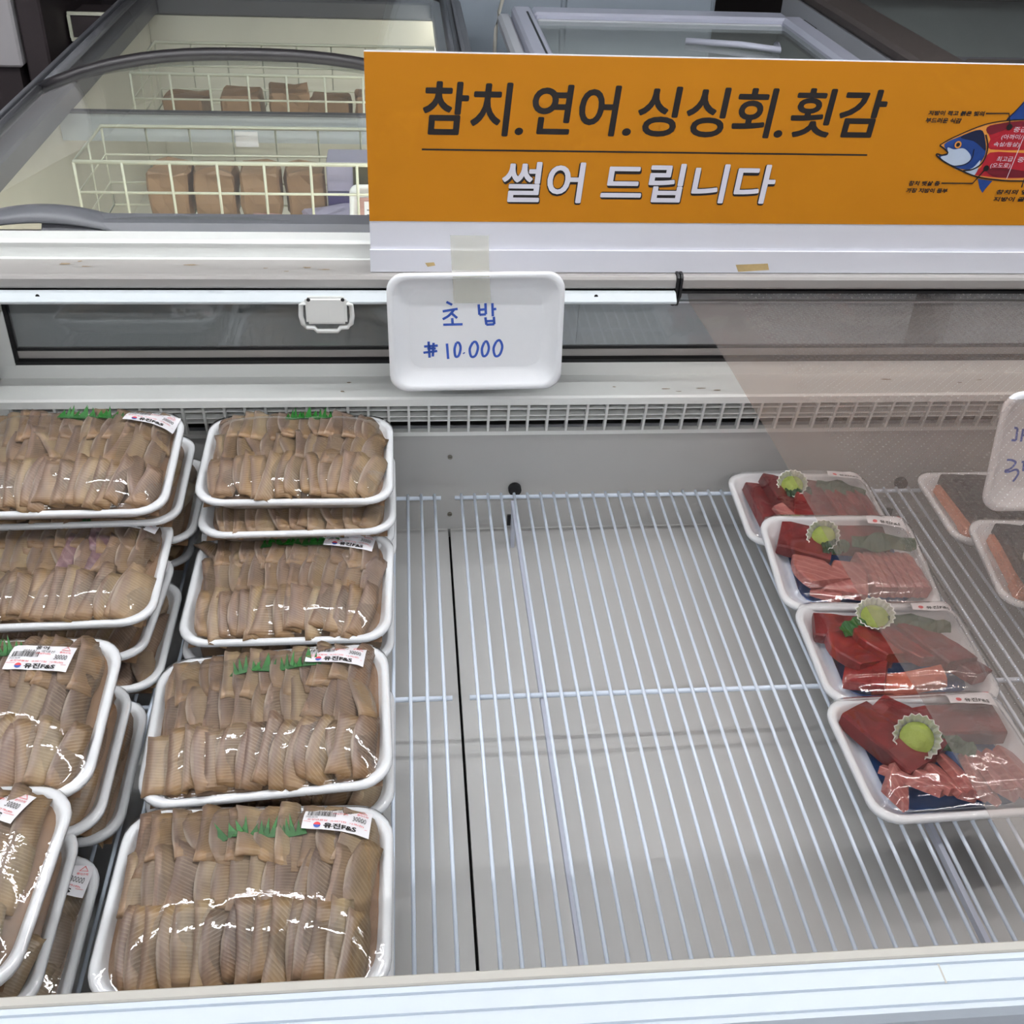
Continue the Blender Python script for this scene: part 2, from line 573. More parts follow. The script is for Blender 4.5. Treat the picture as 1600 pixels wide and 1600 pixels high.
def thing(name, label, cat, loc=(0, 0, 0), rot=(0, 0, 0), group=None):
    o = bpy.data.objects.new(name, None)
    o.empty_display_size = 0.05
    COL.objects.link(o)
    o.location = loc
    o.rotation_euler = rot
    o['label'] = label
    o['category'] = cat
    if group:
        o['group'] = group
    return o


def tag(o, label, cat, group=None):
    o['label'] = label
    o['category'] = cat
    if group:
        o['group'] = group
    return o


def struct(o):
    o['kind'] = 'structure'
    return o


TEXTS = {}


def load_texts(keys):
    """outlines of strings as flat triangles, each in a box (0..1, 0..1) with its aspect"""
    made = []
    for key in keys:
        cu = bpy.data.curves.new('lettering', 'FONT')
        cu.body, cu.offset, cu.shear, cu.resolution_u = key
        cu.size = 1.0
        ob = bpy.data.objects.new('lettering', cu)
        COL.objects.link(ob)
        made.append((key, ob, cu))
    dg = bpy.context.evaluated_depsgraph_get()
    dg.update()
    for key, ob, cu in made:
        me = bpy.data.meshes.new_from_object(ob.evaluated_get(dg))
        vs = [v.co.copy() for v in me.vertices]
        fs = [tuple(p.vertices) for p in me.polygons]
        bpy.data.meshes.remove(me)
        x0 = min(v.x for v in vs); x1 = max(v.x for v in vs)
        y0 = min(v.y for v in vs); y1 = max(v.y for v in vs)
        TEXTS[key] = ([((v.x - x0) / (x1 - x0), (v.y - y0) / (y1 - y0)) for v in vs], fs, (x1 - x0) / (y1 - y0))
    for key, ob, cu in made:
        bpy.data.objects.remove(ob)
        bpy.data.curves.remove(cu)


def text_geo(s, bold=0.0, shear=0.0, res=3):
    key = (s, bold, shear, res)
    if key not in TEXTS:
        load_texts([key])
    return TEXTS[key]


load_texts(tuple((w_, 0.0, .10, 4) for w_ in ('참치', '.', '연어', '싱싱회', '횟감'))
                       + tuple((w_, 0.0, .08, 4) for w_ in ('썰어', '드립니다'))
                       + tuple((w_, 0.0, .12, 4) for w_ in ('지방이 적고 붉은 빛의', '부드러운 식감', '참치 뱃살 중', '가장 지방이 풍부', '참치의 옆구리 살', '지방이 골고루 분포'))
                       + tuple((w_, 0.0, .1, 4) for w_ in ('중급', '(아까미/', '속살/등살)', '최고급', '(오도로)'))
                       + (('홍어', .02, 0, 2), ('원산지 : 국내산', 0.0, 0, 1), ('30000', 0.0, 0, 2), ('유진F&S', .035, 0, 2), ('유진F&S', .03, 0, 2), ('포장년월일  소비기한  가격(원)', .01, 0, 1), ('100g당(원)', .01, 0, 1), ('플라스틱', .01, 0, 1), ('2025.06.06', 0.0, 0, 1)))


def text_on(name, s, x, y, w, h, fn, m, parent, bold=0.0, shear=0.0, res=3):
    """string filling the box (x, y, w, h) of a surface given by fn(u, v) -> local point"""
    vs, fs, asp = text_geo(s, bold, shear, res)
    if not vs:
        return None
    return mk(name, [fn(x + a * w, y + b * h) for a, b in vs], fs, m, parent, world_coords=False)


def rrect(hw, hd, r, seg=6):
    """rounded rectangle outline, counter-clockwise"""
    pts = []
    r = min(r, hw, hd)
    for cx, cy, a0 in ((hw - r, hd - r, 0), (-hw + r, hd - r, 90), (-hw + r, -hd + r, 180), (hw - r, -hd + r, 270)):
        for i in range(seg + 1):
            a = math.radians(a0 + 90.0 * i / seg)
            pts.append((cx + r * math.cos(a), cy + r * math.sin(a)))
    # subdivide long straight sides
    out = []
    for i, p in enumerate(pts):
        q = pts[(i + 1) % len(pts)]
        out.append(p)
        d = math.hypot(q[0] - p[0], q[1] - p[1])
        k = int(d / 0.02)
        for j in range(1, k + 1):
            t = j / (k + 1)
            out.append((p[0] + (q[0] - p[0]) * t, p[1] + (q[1] - p[1]) * t))
    return out


def tray_mesh(name, W, D, depth, r=0.045):
    """foam tray with rolled rim, local origin at the middle of the rim plane"""
    prof = [(0.026, -depth), (0.006, -0.006), (0.0, -0.004), (0.0, 0.0005), (0.0025, 0.003), (0.008, 0.003), (0.011, 0.0005), (0.0125, -0.003), (0.030, -depth + 0.006), (0.036, -depth + 0.004)]
    rings = []
    n = None
    base = rrect(W / 2, D / 2, r)
    n = len(base)
    vs, fs = [], []
    for ins, z in prof:
        sx = (W / 2 - ins) / (W / 2)
        sy = (D / 2 - ins) / (D / 2)
        for x, y in base:
            vs.append((x * sx, y * sy, z))
    for k in range(len(prof) - 1):
        for i in range(n):
            j = (i + 1) % n
            fs.append((k * n + i, k * n + j, (k + 1) * n + j, (k + 1) * n + i))
    fs.append(tuple(range(n - 1, -1, -1)))
    kk = len(prof) - 1
    fs.append(tuple(kk * n + i for i in range(n)))
    me = bpy.data.meshes.new(name)
    me.from_pydata(vs, [], fs)
    me.update()
    for p in me.polygons:
        p.use_smooth = len(p.vertices) == 4
    return me


# ------------------------------------------------------------------ the shop around the case
struct(box('floor', -6, 7, -3, 9, FLOOR_Z - 0.05, FLOOR_Z, M_FLOOR))
struct(box('ceiling', -5, 6, -3, 8, CEIL_Z, CEIL_Z + 0.05, M_CEIL))


def lamp(x, y, length, strength, label):
    t = thing('ceiling_tube_lamp', label, 'lamp', (x, y, CEIL_Z), group='ceiling tube lamps')
    box('lamp_body', -length / 2 - 0.03, length / 2 + 0.03, -0.05, 0.05, -0.04, -0.0005, M_LAMPBODY, t, world_coords=False)
    m = MATS.get('tube_glow_%g' % strength)
    if m is None:
        m, nt, out = new_mat('tube_glow_%g' % strength)
        e = N(nt, 'ShaderNodeEmission', Color=(0.96, 0.98, 1.0, 1), Strength=strength)
        nt.links.new(e.outputs[0], out.inputs[0])
    tube('lamp_tube', [(-length / 2, 0, -0.062), (length / 2, 0, -0.062)], 0.012, m, t, 10, world_coords=False)


for ly, st, where in ((1.9, 85.0, 'above the orange sign'), (1.15, 102.0, 'added above the wire shelves'), (-1.3, 130.0, 'behind the viewer')):  # the row above the wire shelves is added to brighten the ledge
    for lx, side in ((-1.25, 'left'), (1.35, 'right')):
        lamp(lx, ly, 2.35, st, 'long white ceiling tube lamp %s, %s of two' % (where, side))

# ------------------------------------------------------------------ refrigerated display case
XL, XR = -0.72, 1.75
case = thing('display_case', 'white open-top refrigerated display case holding wrapped trays of raw fish', 'display case', (0.4, 1.2, FLOOR_Z))
YW = 1.746
Z0 = -0.10
box('floor_panel', XL, 0.071, 0.62, YW, Z0 - 0.02, Z0, M_WALL, case)
box('floor_panel', 0.0755, 0.985, 0.62, YW, Z0 - 0.02, Z0, M_WALL, case)
box('floor_panel', 0.989, XR, 0.62, YW, Z0 - 0.02, Z0, M_WALL, case)
box('drain_tray', XL, XR, 0.60, YW + 0.02, Z0 - 0.06, Z0 - 0.03, M_GAP, case)
# back wall, grille, ledge
prism_x('back_wall', [(YW, Z0 - 0.02), (YW, 0.117), (YW + 0.012, 0.117), (YW + 0.012, Z0 - 0.02)], XL, XR, M_WALL, case)
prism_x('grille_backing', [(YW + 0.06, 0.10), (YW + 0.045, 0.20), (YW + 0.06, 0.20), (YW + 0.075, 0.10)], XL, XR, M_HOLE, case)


def grille_y(z):
    return YW - (z - 0.117) * 0.21


gz = (0.1185, 0.1455, 0.1555, 0.171, 0.189)
for i, z in enumerate(gz):
    if i == 0:
        prism_x('grille_rail', [(YW - 0.002, 0.113), (YW - 0.002, 0.121), (YW + 0.012, 0.121), (YW + 0.012, 0.113)], XL, XR, M_WHITE, case)
    elif i == 4:
        pass
    else:
        y = grille_y(z) + 0.004
        prism_x('grille_rail', [(y, z - 0.0013), (y, z + 0.0013), (y + 0.018, z + 0.0013), (y + 0.018, z - 0.0013)], XL, XR, M_WHITE, case)
bar_me = None
X = -0.689
while X < XR:
    if bar_me is None:
        vs = []
        for z in (0.1175, 0.190):
            y = grille_y(z)
            for dx, dy in ((-0.0022, 0), (0.0022, 0), (0.0022, 0.012), (-0.0022, 0.012)):
                vs.append((dx, y + dy, z))
        bar_me = bpy.data.meshes.new('grille_bar')
        bar_me.from_pydata(vs, [], [(0, 1, 5, 4), (1, 2, 6, 5), (2, 3, 7, 6), (3, 0, 4, 7), (3, 2, 1, 0), (4, 5, 6, 7)])
        bar_me.materials.append(M_WHITE)
    o = bpy.data.objects.new('grille_bar', bar_me)
    COL.objects.link(o)
    o.parent = case
    o.location = Vector((X, 0, 0)) - case.location
    X += 0.0362
box('grille_end', XL, -0.691, 1.728, YW, 0.113, 0.195, M_WHITE, case)
# ledge: folded sheet with soft front edge
prism_x('ledge', [(1.722, 0.1885), (1.722, 0.202), (1.7255, 0.2055), (1.800, 0.2075), (1.803, 0.232), (1.82, 0.232), (1.82, 0.1885)], XL, XR, M_WHITE, case)
prism_x('glass_gasket', [(1.803, 0.232), (1.801, 0.240), (1.806, 0.243), (1.82, 0.243), (1.82, 0.232)], -0.69, XR, M_BLACK, case)
prism_x('glass_channel', [(1.808, 0.243), (1.808, 0.257), (1.816, 0.257), (1.816, 0.243)], -0.69, XR, M_ALU, case)
prism_x('glass_channel', [(1.809, 0.257), (1.809, 0.262), (1.816, 0.262), (1.816, 0.257)], -0.69, XR, M_BLACK, case)
prism_x('back_glass', [(1.811, 0.258), (1.811, 0.395), (1.815, 0.395), (1.815, 0.258)], -0.688, XR, M_GLASS, case)
prism_x('corner_post', [(1.80, 0.232), (1.80, 0.43), (1.83, 0.43), (1.83, 0.232)], -0.76, -0.689, M_WHITE, case)
box('post_gasket', -0.689, -0.683, 1.802, 1.818, 0.24, 0.40, M_BLACK, case)
# rear body below/behind the glass
prism_x('rear_glass_shelf', [(1.822, 0.192), (1.822, 0.205), (1.866, 0.205), (1.866, 0.192)], XL, XR, M_HOLE, case)
prism_x('rear_body', [(1.82, FLOOR_Z + 0.02), (1.82, 0.19), (1.86, 0.19), (1.86, FLOOR_Z + 0.02)], XL, XR, M_CABWHITE, case)
# top beam behind the blind cassettes
prism_x('top_beam', [(1.815, 0.396), (1.815, 0.4245), (1.826, 0.4245), (1.826, 0.450), (1.829, 0.4525), (1.868, 0.4525), (1.868, 0.396)], -0.90, XR, M_WHITE, case)
prism_x('beam_cap', [(1.8235, 0.4475), (1.8235, 0.4500), (1.829, 0.4545), (1.866, 0.4545), (1.866, 0.4525), (1.829, 0.4525)], -0.90, XR, M_WHITE, case)
# left side wall
prism_x('side_wall', [(0.44, FLOOR_Z + 0.02), (0.44, 0.40), (1.80, 0.40), (1.80, FLOOR_Z + 0.02)], -0.76, -0.7205, M_WALL, case)
prism_x('side_wall', [(0.44, FLOOR_Z + 0.02), (0.44, 0.40), (1.80, 0.40), (1.80, FLOOR_Z + 0.02)], XR + 0.0005, XR + 0.04, M_WALL, case)
# front wall and grooved bumper lip
ZF = 0.40
prism_x('front_wall', [(0.474, FLOOR_Z + 0.02), (0.474, 0.388), (0.484, 0.388), (0.60, 0.02), (0.62, Z0 - 0.02), (0.62, FLOOR_Z + 0.02)], -0.7195, XR - 0.001, M_WALL, case)
prism_x('inner_trim', [(0.4745, 0.388), (0.4745, 0.3985), (0.476, 0.400), (0.4825, 0.400), (0.485, 0.397), (0.485, 0.388)], -0.7195, XR - 0.001, M_CREAM, case)
lip = []
outer = [(0.430, 0.30), (0.4255, 0.38), (0.4262, 0.394), (0.4295, 0.4010)]
lip += outer
for gy in (0.4345, 0.4505, 0.4665):
    lip += [(gy - 0.0012, 0.4015), (gy - 0.0004, 0.3995), (gy + 0.0004, 0.3995), (gy + 0.0012, 0.4015)]
lip += [(0.4725, 0.4012), (0.4738, 0.3995), (0.4738, 0.30)]
prism_x('front_lip', lip, -0.80, XR + 0.04, M_WHITE2, case)
box('lip_joint', 0.4, 0.4015, 0.4505, 0.4665, 0.4012, 0.40155, M_CREAM, case)
# small fittings on the back wall


def disc(name, c, r, t, m, parent, n=16, axis='y'):
    vs, fs = [], []
    for k in range(2):
        for j in range(n):
            a = 2 * math.pi * j / n
            if axis == 'y':
                vs.append((c[0] + r * math.cos(a), c[1] - k * t, c[2] + r * math.sin(a)))
            else:
                vs.append((c[0] + r * math.cos(a), c[1] + r * math.sin(a), c[2] + k * t))
    for j in range(n):
        fs.append((j, (j + 1) % n, n + (j + 1) % n, n + j))
    fs.append(tuple(range(n - 1, -1, -1)))
    fs.append(tuple(range(n, 2 * n)))
    bm = bmesh.new()
    bv = [bm.verts.new(v) for v in vs]
    for f in fs:
        bm.faces.new([bv[i] for i in f])
    return from_bm(name, bm, m, parent)


for zz in (0.0656, -0.0647):
    s = disc('screw', (0.0742, YW, zz), 0.0048, 0.0018, M_STEEL, case, 12)
    box('screw_slot', 0.0742 - 0.0032, 0.0742 + 0.0032, YW - 0.0022, YW - 0.0017, zz - 0.0005, zz + 0.0005, M_BLACK, s)
for xx in (0.1982, 0.965):
    k = disc('shelf_knob', (xx, YW, -0.006), 0.0125, 0.010, M_BLACK, case, 16)
    box('knob_leg', xx - 0.012, xx, YW - 0.004, YW, -0.092, -0.068, M_BLACK, k)
# glue stains on the beam and scratches on the ledge
random.seed(5)


def flake(name, cx, cy, z, sx, sy, m, parent, fn=None):
    pts = []
    n = 9
    for i in range(n):
        a = 2 * math.pi * i / n
        rr = random.uniform(0.45, 1.0)
        pts.append((cx + sx * rr * math.cos(a), cy + sy * rr * math.sin(a), z))
    mk(name, pts, [tuple(range(n))], m, parent)


for px, py in ((100, 412), (125, 408), (135, 416), (300, 414), (415, 419), (480, 418), (448, 424), (505, 421)):
    p = on_z(px, py, 0.4256)
    flake('glue_stain', p.x, p.y, 0.4257, random.uniform(0.005, 0.016), random.uniform(0.002, 0.005), M_DIRT, case)
for px, py in ((545, 598), (535, 612), (960, 605), (1040, 608), (1060, 612), (1095, 607), (1120, 610), (1335, 578), (1385, 593), (1500, 598), (1530, 594)):
    p = on_z(px, py, 0.2071)
    flake('paint_chip', p.x, p.y, 0.2078, random.uniform(0.004, 0.013), random.uniform(0.001, 0.003), M_DIRT, case)

# ------------------------------------------------------------------ wire shelves
WIRE_R = 0.0027


def shelf(label, xs, rod0, rod1, supports):
    t = thing('wire_shelf', label, 'shelf', ((rod0 + rod1) / 2, 1.2, 0.0), group='white wire shelves in the display case')
    ox = t.location.x
    vs, fs = tube_mesh([(0, 0.652 - 1.2, 0.0), (0, 1.7175 - 1.2, 0.0)], WIRE_R, 8)
    me = bpy.data.meshes.new('wire')
    me.from_pydata(vs, [], fs)
    for p in me.polygons:
        p.use_smooth = True
    me.materials.append(M_WIRE)
    for x in xs:
        o = bpy.data.objects.new('wire', me)
        COL.objects.link(o)
        o.parent = t
        o.location = (x - ox, 0, 0)
    for y, z in ((1.7155, -0.0062), (1.186, -0.0065), (0.665, -0.0065)):
        tube('cross_rod', [(rod0, y, z), (rod1, y, z)], 0.0040, M_WIRE, t, 10)
    for x in supports:
        box('support_bar', x - 0.006, x + 0.001, 0.66, 1.71, -0.022, -0.0108, M_SUPPORT, t)
        box('shelf_foot', x - 0.006, x + 0.001, 0.70, 0.72, Z0, -0.0222, M_SUPPORT, t)
        box('shelf_foot', x - 0.006, x + 0.001, 1.68, 1.70, Z0, -0.0222, M_SUPPORT, t)
    return t


x0 = 0.0943
shelf('white wire shelf under the pale fish packages, left of the gap', [x0 - 0.025 * k for k in range(2, 32)], -0.70, x0 - 0.038, (-0.05, -0.55))
shelf('large white wire shelf, mostly empty, under the tuna packages', [x0 + 0.025 * k for k in range(0, 64)], x0 - 0.012, 1.69, (0.1945, 0.694, 1.25))

# ------------------------------------------------------------------ roller blinds
bl = thing('roller_blind', 'retracted blind in silver cassette with a small white handle', 'blind', (-0.2, 1.78, 0.396))
XC = 0.4665
cass = [(1.7475, 0.402), (1.745, 0.4055), (1.7445, 0.419), (1.7475, 0.4235), (1.752, 0.4248), (1.8145, 0.4248), (1.8145, 0.402), (1.80, 0.396), (1.76, 0.396)]
prism_x('cassette', cass, -0.90, XC - 0.006, M_ALU, bl)
box('cassette_slot', -0.76, XC - 0.006, 1.7505, 1.81, 0.375, 0.3958, M_BLACK, bl)
endc = [(1.742, 0.390), (1.742, 0.423), (1.747, 0.4285), (1.80, 0.4285), (1.80, 0.37), (1.768, 0.363), (1.757, 0.366)]
prism_x('end_cap', endc, XC - 0.0055, XC - 0.001, M_BLACK, bl)
prism_x('pull_bar', [(1.722, 0.3845), (1.7195, 0.387), (1.7195, 0.390), (1.7325, 0.3995), (1.735, 0.4000), (1.744, 0.4000), (1.744, 0.3845)], -0.76, XC - 0.007, M_ALUW, bl)
for px, py in ((58, 463), (932, 460)):
    p = on_y(px, py, 1.726)
    disc('rail_hole', (p.x, 1.7282, 0.3965), 0.0033, 0.0008, M_BLACK, bl, 10)
# handle clip
hx = -0.135
hb = box('handle_clip', hx - 0.034, hx + 0.034, 1.709, 1.7192, 0.353, 0.402, M_WHITE, bl, 0.004, seg=2)
for dx in (-0.028, 0.028):
    disc('clip_hole', (hx + dx, 1.709, 0.3985), 0.0032, 0.0006, M_BLACK, hb, 10)
pts = [(hx - 0.034, 0.376), (hx - 0.041, 0.372), (hx - 0.0425, 0.352), (hx - 0.040, 0.338), (hx - 0.034, 0.332), (hx - 0.022, 0.331), (hx - 0.017, 0.325), (hx + 0.017, 0.325), (hx + 0.022, 0.331), (hx + 0.034, 0.332), (hx + 0.040, 0.338), (hx + 0.0425, 0.352), (hx + 0.041, 0.372), (hx + 0.034, 0.376)]
tube('handle_loop', [(a, 1.714, b + 0.015) for a, b in pts], 0.0042, M_WHITE, bl, 8)

br = thing('roller_blind', 'perforated milky plastic blind pulled out over the tuna packages', 'blind', (0.5, 1.78, 0.396))
prism_x('cassette', cass, XC + 0.006, XR, M_ALU, br)
prism_x('end_cap', endc, XC + 0.001, XC + 0.0055, M_BLACK, br)
box('cassette_slot', XC + 0.006, XR, 1.752, 1.81, 0.391, 0.3958, M_BLACK, br)
prism_x('roller_trim', [(1.772, 0.364), (1.772, 0.3675), (1.780, 0.3675), (1.780, 0.364)], XC + 0.006, XR, M_ALUW, br)
vs, fs = [], []
prof = [(1.785, 0.392), (1.775, 0.378), (1.76, 0.3716), (1.62, 0.380), (1.40, 0.391), (1.18, 0.401), (0.94, 0.4096), (0.74, 0.4185), (0.60, 0.4215), (0.53, 0.419), (0.475, 0.413)]
fine = []
for (a, b) in zip(prof, prof[1:]):
    for k in range(4):
        t = k / 4
        fine.append((a[0] + (b[0] - a[0]) * t, a[1] + (b[1] - a[1]) * t))
fine.append(prof[-1])
nx = 28
for i, (y, z) in enumerate(fine):
    for j in range(nx + 1):
        u = j / nx
        x = 0.492 + (XR - 0.02 - 0.492) * u ** 1.3
        w = 0.0025 * noise.noise(Vector((x * 4, y * 3, 1.0))) * min(1, (1.78 - y) * 4)
        w += 0.003 * math.exp(-(x - 0.492) / 0.03) * math.sin(y * 5.0) * min(1, (1.78 - y) * 3)
        vs.append((x, y, z + w))
for i in range(len(fine) - 1):
    for j in range(nx):
        a = i * (nx + 1) + j
        fs.append((a, a + 1, a + nx + 2, a + nx + 1))
sheet = mk('blind_sheet', vs, fs, M_BLIND, br, smooth=True)
prism_x('pull_bar', [(0.466, 0.404), (0.466, 0.418), (0.4745, 0.418), (0.4745, 0.404)], 0.495, XR - 0.02, M_ALUW, br)

# ------------------------------------------------------------------ orange sign board
LEAN = math.radians(5)
S0 = Vector((-0.0601, 1.766, 0.4256))
SR = Vector((1, 0, 0))
SU = Vector((0, math.sin(LEAN), math.cos(LEAN)))
SN = Vector((0, -math.cos(LEAN), math.sin(LEAN)))


def sign_uv(px, py):
    d = ray(px, py)
    o = Vector((0, 0, CAM_H))
    t = (S0 - o).dot(SN) / d.dot(SN)
    p = o + d * t - S0
    return p.dot(SR), p.dot(SU)


SIGN_H = sign_uv(570, 80)[1]
SIGN_W = 1.42
sign = thing('sign_board', 'orange sign board with black Korean lettering leaning above the display case', 'sign', S0)
sign_top = sign_uv(570, 72)[1]


def sp(u, v, off=0.0):
    return SR * u + SU * v + SN * off


def sign_slab(name, u0, u1, v0, v1, o0, o1, m, parent):
    vs = [sp(u, v, o) for o in (o0, o1) for u, v in ((u0, v0), (u1, v0), (u1, v1), (u0, v1))]
    bm = bmesh.new()
    bv = [bm.verts.new(v) for v in vs]
    for f in ((3, 2, 1, 0), (4, 5, 6, 7), (0, 1, 5, 4), (1, 2, 6, 5), (2, 3, 7, 6), (3, 0, 4, 7)):
        bm.faces.new([bv[i] for i in f])
    return from_bm(name, bm, m, parent, world_coords=False)


sign_slab('board', 0.0, SIGN_W, 0.0, SIGN_H, -0.014, 0.0, M_SIGNWHITE, sign)
v_or0 = sign_uv(580, 345)[1]
face = sign_slab('orange_panel', 0.0, SIGN_W, v_or0, SIGN_H - 0.0005, 0.0, 0.0012, M_ORANGE, sign)
v_groove = sign_uv(580, 389)[1]
sign_slab('base_strip', -0.001, SIGN_W, 0.0, v_groove, 0.0, 0.006, M_SIGNWHITE, sign)
box_chip = [sign_uv(1148, 412), sign_uv(1198, 410), sign_uv(1200, 420), sign_uv(1152, 423)]
mk('chipped_edge', [sp(u, v, 0.0064) for u, v in box_chip], [(0, 1, 2, 3)], M_CHIP, sign, False)
box_chip = [sign_uv(664, 409), sign_uv(678, 408), sign_uv(680, 413), sign_uv(668, 415)]
mk('chipped_edge', [sp(u, v, 0.0064) for u, v in box_chip], [(0, 1, 2, 3)], M_CHIP, sign, False)


def sign_text(s, box_px, m, off, thick=0.0, shear=0.0, name='lettering', extra=()):
    """string fitted to a box measured on the photograph; strokes thickened by shifted copies"""
    (ax, ay), (bx, by) = box_px       # top-left and bottom-right pixels on the photograph
    u0, v1 = sign_uv(ax, ay)
    u1, v0 = sign_uv(bx, by)
    gv, gf, _ = text_geo(s, 0.0, shear, 4)
    shifts = [(0.0, 0.0)]
    if thick > 0:
        shifts += [(thick * math.cos(a * math.pi / 4), thick * math.sin(a * math.pi / 4)) for a in range(8)]
        for ex in extra:
            shifts += [(ex[0] + du, ex[1] + dv) for du, dv in shifts[:9]]
    vs, fs = [], []
    for k, (du, dv) in enumerate(shifts):
        n0 = len(vs)
        vs += [sp(u0 + thick + a * (u1 - u0 - 2 * thick) + du, v0 + thick + b * (v1 - v0 - 2 * thick) + dv, off + 0.000004 * k) for a, b in gv]
        fs += [tuple(i + n0 for i in f) for f in gf]
    return mk(name, vs, fs, m, face, False)


for s, b in (('참치', ((660, 126), (800, 213))), ('.', ((804, 199), (817, 211))), ('연어', ((833, 131), (966, 213))), ('.', ((972, 200), (985, 212))), ('싱싱회', ((1000, 134), (1207, 216))), ('.', ((1209, 203), (1221, 215))), ('횟감', ((1242, 137), (1376, 216)))):
    sign_text(s, b, M_INK, 0.0016, 0.0016 if s != '.' else 0.0, 0.10)
u0, v0 = sign_uv(659, 233)
u1, v1 = sign_uv(1355, 239)
mk('rule_line', [sp(u0, v0 - 0.0015, 0.0016), sp(u1, v0 - 0.0015, 0.0016), sp(u1, v0 + 0.0012, 0.0016), sp(u0, v0 + 0.0012, 0.0016)], [(0, 1, 2, 3)], M_INK, face, False)
for s, b in (('썰어', ((785, 252), (912, 317))), ('드립니다', ((941, 254), (1206, 318)))):
    sign_text(s, b, M_INK, 0.0016, 0.0024, 0.08, 'letter_shadow', ((0.0004, -0.0030),))
    sign_text(s, b, M_TEXTWHITE, 0.0021, 0.0013, 0.08)


def c6(x, y):
    return sign_uv(1400 + x * 0.125, 140 + y * 0.125)


def poly(name, pts, m, off, parent):
    vs = [sp(*c6(x, y), off) for x, y in pts]
    bm = bmesh.new()
    f = bm.faces.new([bm.verts.new(v) for v in vs])
    bmesh.ops.triangulate(bm, faces=[f])
    return from_bm(name, bm, m, parent, world_coords=False)


def stroke(name, pts, w, m, fn, parent, world_coords=False, closed=False):
    """flat ribbon along a polyline drawn on a surface fn(u, v)"""
    P = [Vector((a, b, 0)) for a, b in pts]
    L, Rr = [], []
    n = len(P)
    for i in range(n):
        if closed:
            d = P[(i + 1) % n] - P[i - 1]
        else:
            d = P[min(i + 1, n - 1)] - P[max(i - 1, 0)]
        d.normalize()
        nn = Vector((-d.y, d.x, 0)) * (w / 2)
        L.append(fn((P[i] + nn).x, (P[i] + nn).y))
        Rr.append(fn((P[i] - nn).x, (P[i] - nn).y))
    vs = L + Rr
    fs = []
    for i in range(n if closed else n - 1):
        j = (i + 1) % n
        fs.append((n + i, n + j, j, i))
    return mk(name, vs, fs, m, parent, world_coords)


def smooth_pts(pts, k=6, closed=False):
    out = []
    n = len(pts)
    rng = n if closed else n - 1
    for i in range(rng):
        if closed:
            p0, p1, p2, p3 = pts[i - 1], pts[i], pts[(i + 1) % n], pts[(i + 2) % n]
        else:
            p0, p1, p2, p3 = pts[max(i - 1, 0)], pts[i], pts[i + 1], pts[min(i + 2, n - 1)]
        for j in range(k):
            t = j / k
            out.append(tuple(0.5 * ((2 * p1[c]) + (-p0[c] + p2[c]) * t + (2 * p0[c] - 5 * p1[c] + 4 * p2[c] - p3[c]) * t * t + (-p0[c] + 3 * p1[c] - 3 * p2[c] + p3[c]) * t ** 3) for c in (0, 1)))
    if not closed:
        out.append(pts[-1])
    return out


fish = poly('tuna_drawing', smooth_pts([(540, 690), (700, 600), (1000, 470), (1200, 410), (1450, 378), (1700, 372), (1900, 390), (2600, 640), (2600, 900), (1900, 1110), (1600, 1135), (1300, 1130), (1000, 1080), (760, 980), (600, 900), (510, 830), (505, 800), (570, 815), (640, 790), (600, 740)], 4, True), M_DIAGORANGE, 0.0014, face)
poly('head_dark', smooth_pts([(600, 680), (780, 590), (1050, 500), (1110, 640), (1110, 800), (1040, 920), (930, 1000), (700, 960), (560, 870), (530, 820), (640, 795)], 4, True), M_NAVY, 0.0017, fish)
poly('head_top', smooth_pts([(800, 590), (1050, 500), (1105, 620), (1115, 760), (1040, 700), (960, 640)], 4, True), M_NAVYD, 0.0019, fish)
poly('cheek', smooth_pts([(640, 720), (720, 745), (830, 730), (900, 780), (930, 850), (880, 910), (760, 950), (640, 915), (550, 840), (640, 810)], 4, True), M_SILVERBELLY, 0.0020, fish)
poly('belly', smooth_pts([(720, 985), (850, 1010), (960, 970), (1050, 880), (980, 1060), (860, 1030)], 4, True), M_SILVERBELLY, 0.0018, fish)
poly('upper_cut', smooth_pts([(1130, 470), (1300, 420), (1500, 395), (1800, 398), (2400, 560), (2400, 750), (1900, 750), (1180, 745), (1175, 620)], 3, True), M_DIAGRED, 0.0016, fish)
poly('upper_cut_dark', smooth_pts([(1130, 470), (1300, 420), (1500, 395), (1800, 398), (2400, 500), (2000, 470), (1500, 460), (1180, 560)], 3, True), M_DIAGDKRED, 0.0018, fish)
poly('lower_cut', smooth_pts([(1170, 785), (1600, 790), (2400, 790), (2300, 960), (1800, 1080), (1400, 1105), (1100, 1080), (960, 1050), (1060, 960)], 3, True), M_DIAGRED, 0.0016, fish)
poly('lower_cut_dark', smooth_pts([(1130, 990), (1400, 985), (1700, 1020), (2200, 960), (1800, 1080), (1420, 1095), (1200, 1080)], 3, True), M_DIAGDKRED, 0.0018, fish)
poly('fin', smooth_pts([(1370, 385), (1500, 250), (1640, 110), (1700, 200), (1680, 370), (1560, 372)], 3, True), M_NAVY, 0.0015, fish)
poly('fin', [(1015, 1110), (1040, 1230), (1075, 1290), (1110, 1240), (1200, 1140)], M_NAVY, 0.0015, fish)
PXU = sign_uv(1500, 240)[0] - sign_uv(1499, 240)[0]
fnS = lambda off: (lambda u, v: sp(u, v, off))
outline = smooth_pts([c6(x, y) for x, y in [(540, 690), (700, 600), (1000, 470), (1200, 410), (1450, 378), (1700, 372)]], 4)
stroke('outline', outline, 1.6 * PXU, M_INK, fnS(0.0022), fish)
outline = smooth_pts([c6(x, y) for x, y in [(1700, 1140), (1500, 1138), (1300, 1130), (1000, 1085), (760, 985), (600, 900), (510, 830), (505, 800), (570, 815), (640, 790), (600, 740), (540, 695)]], 4)
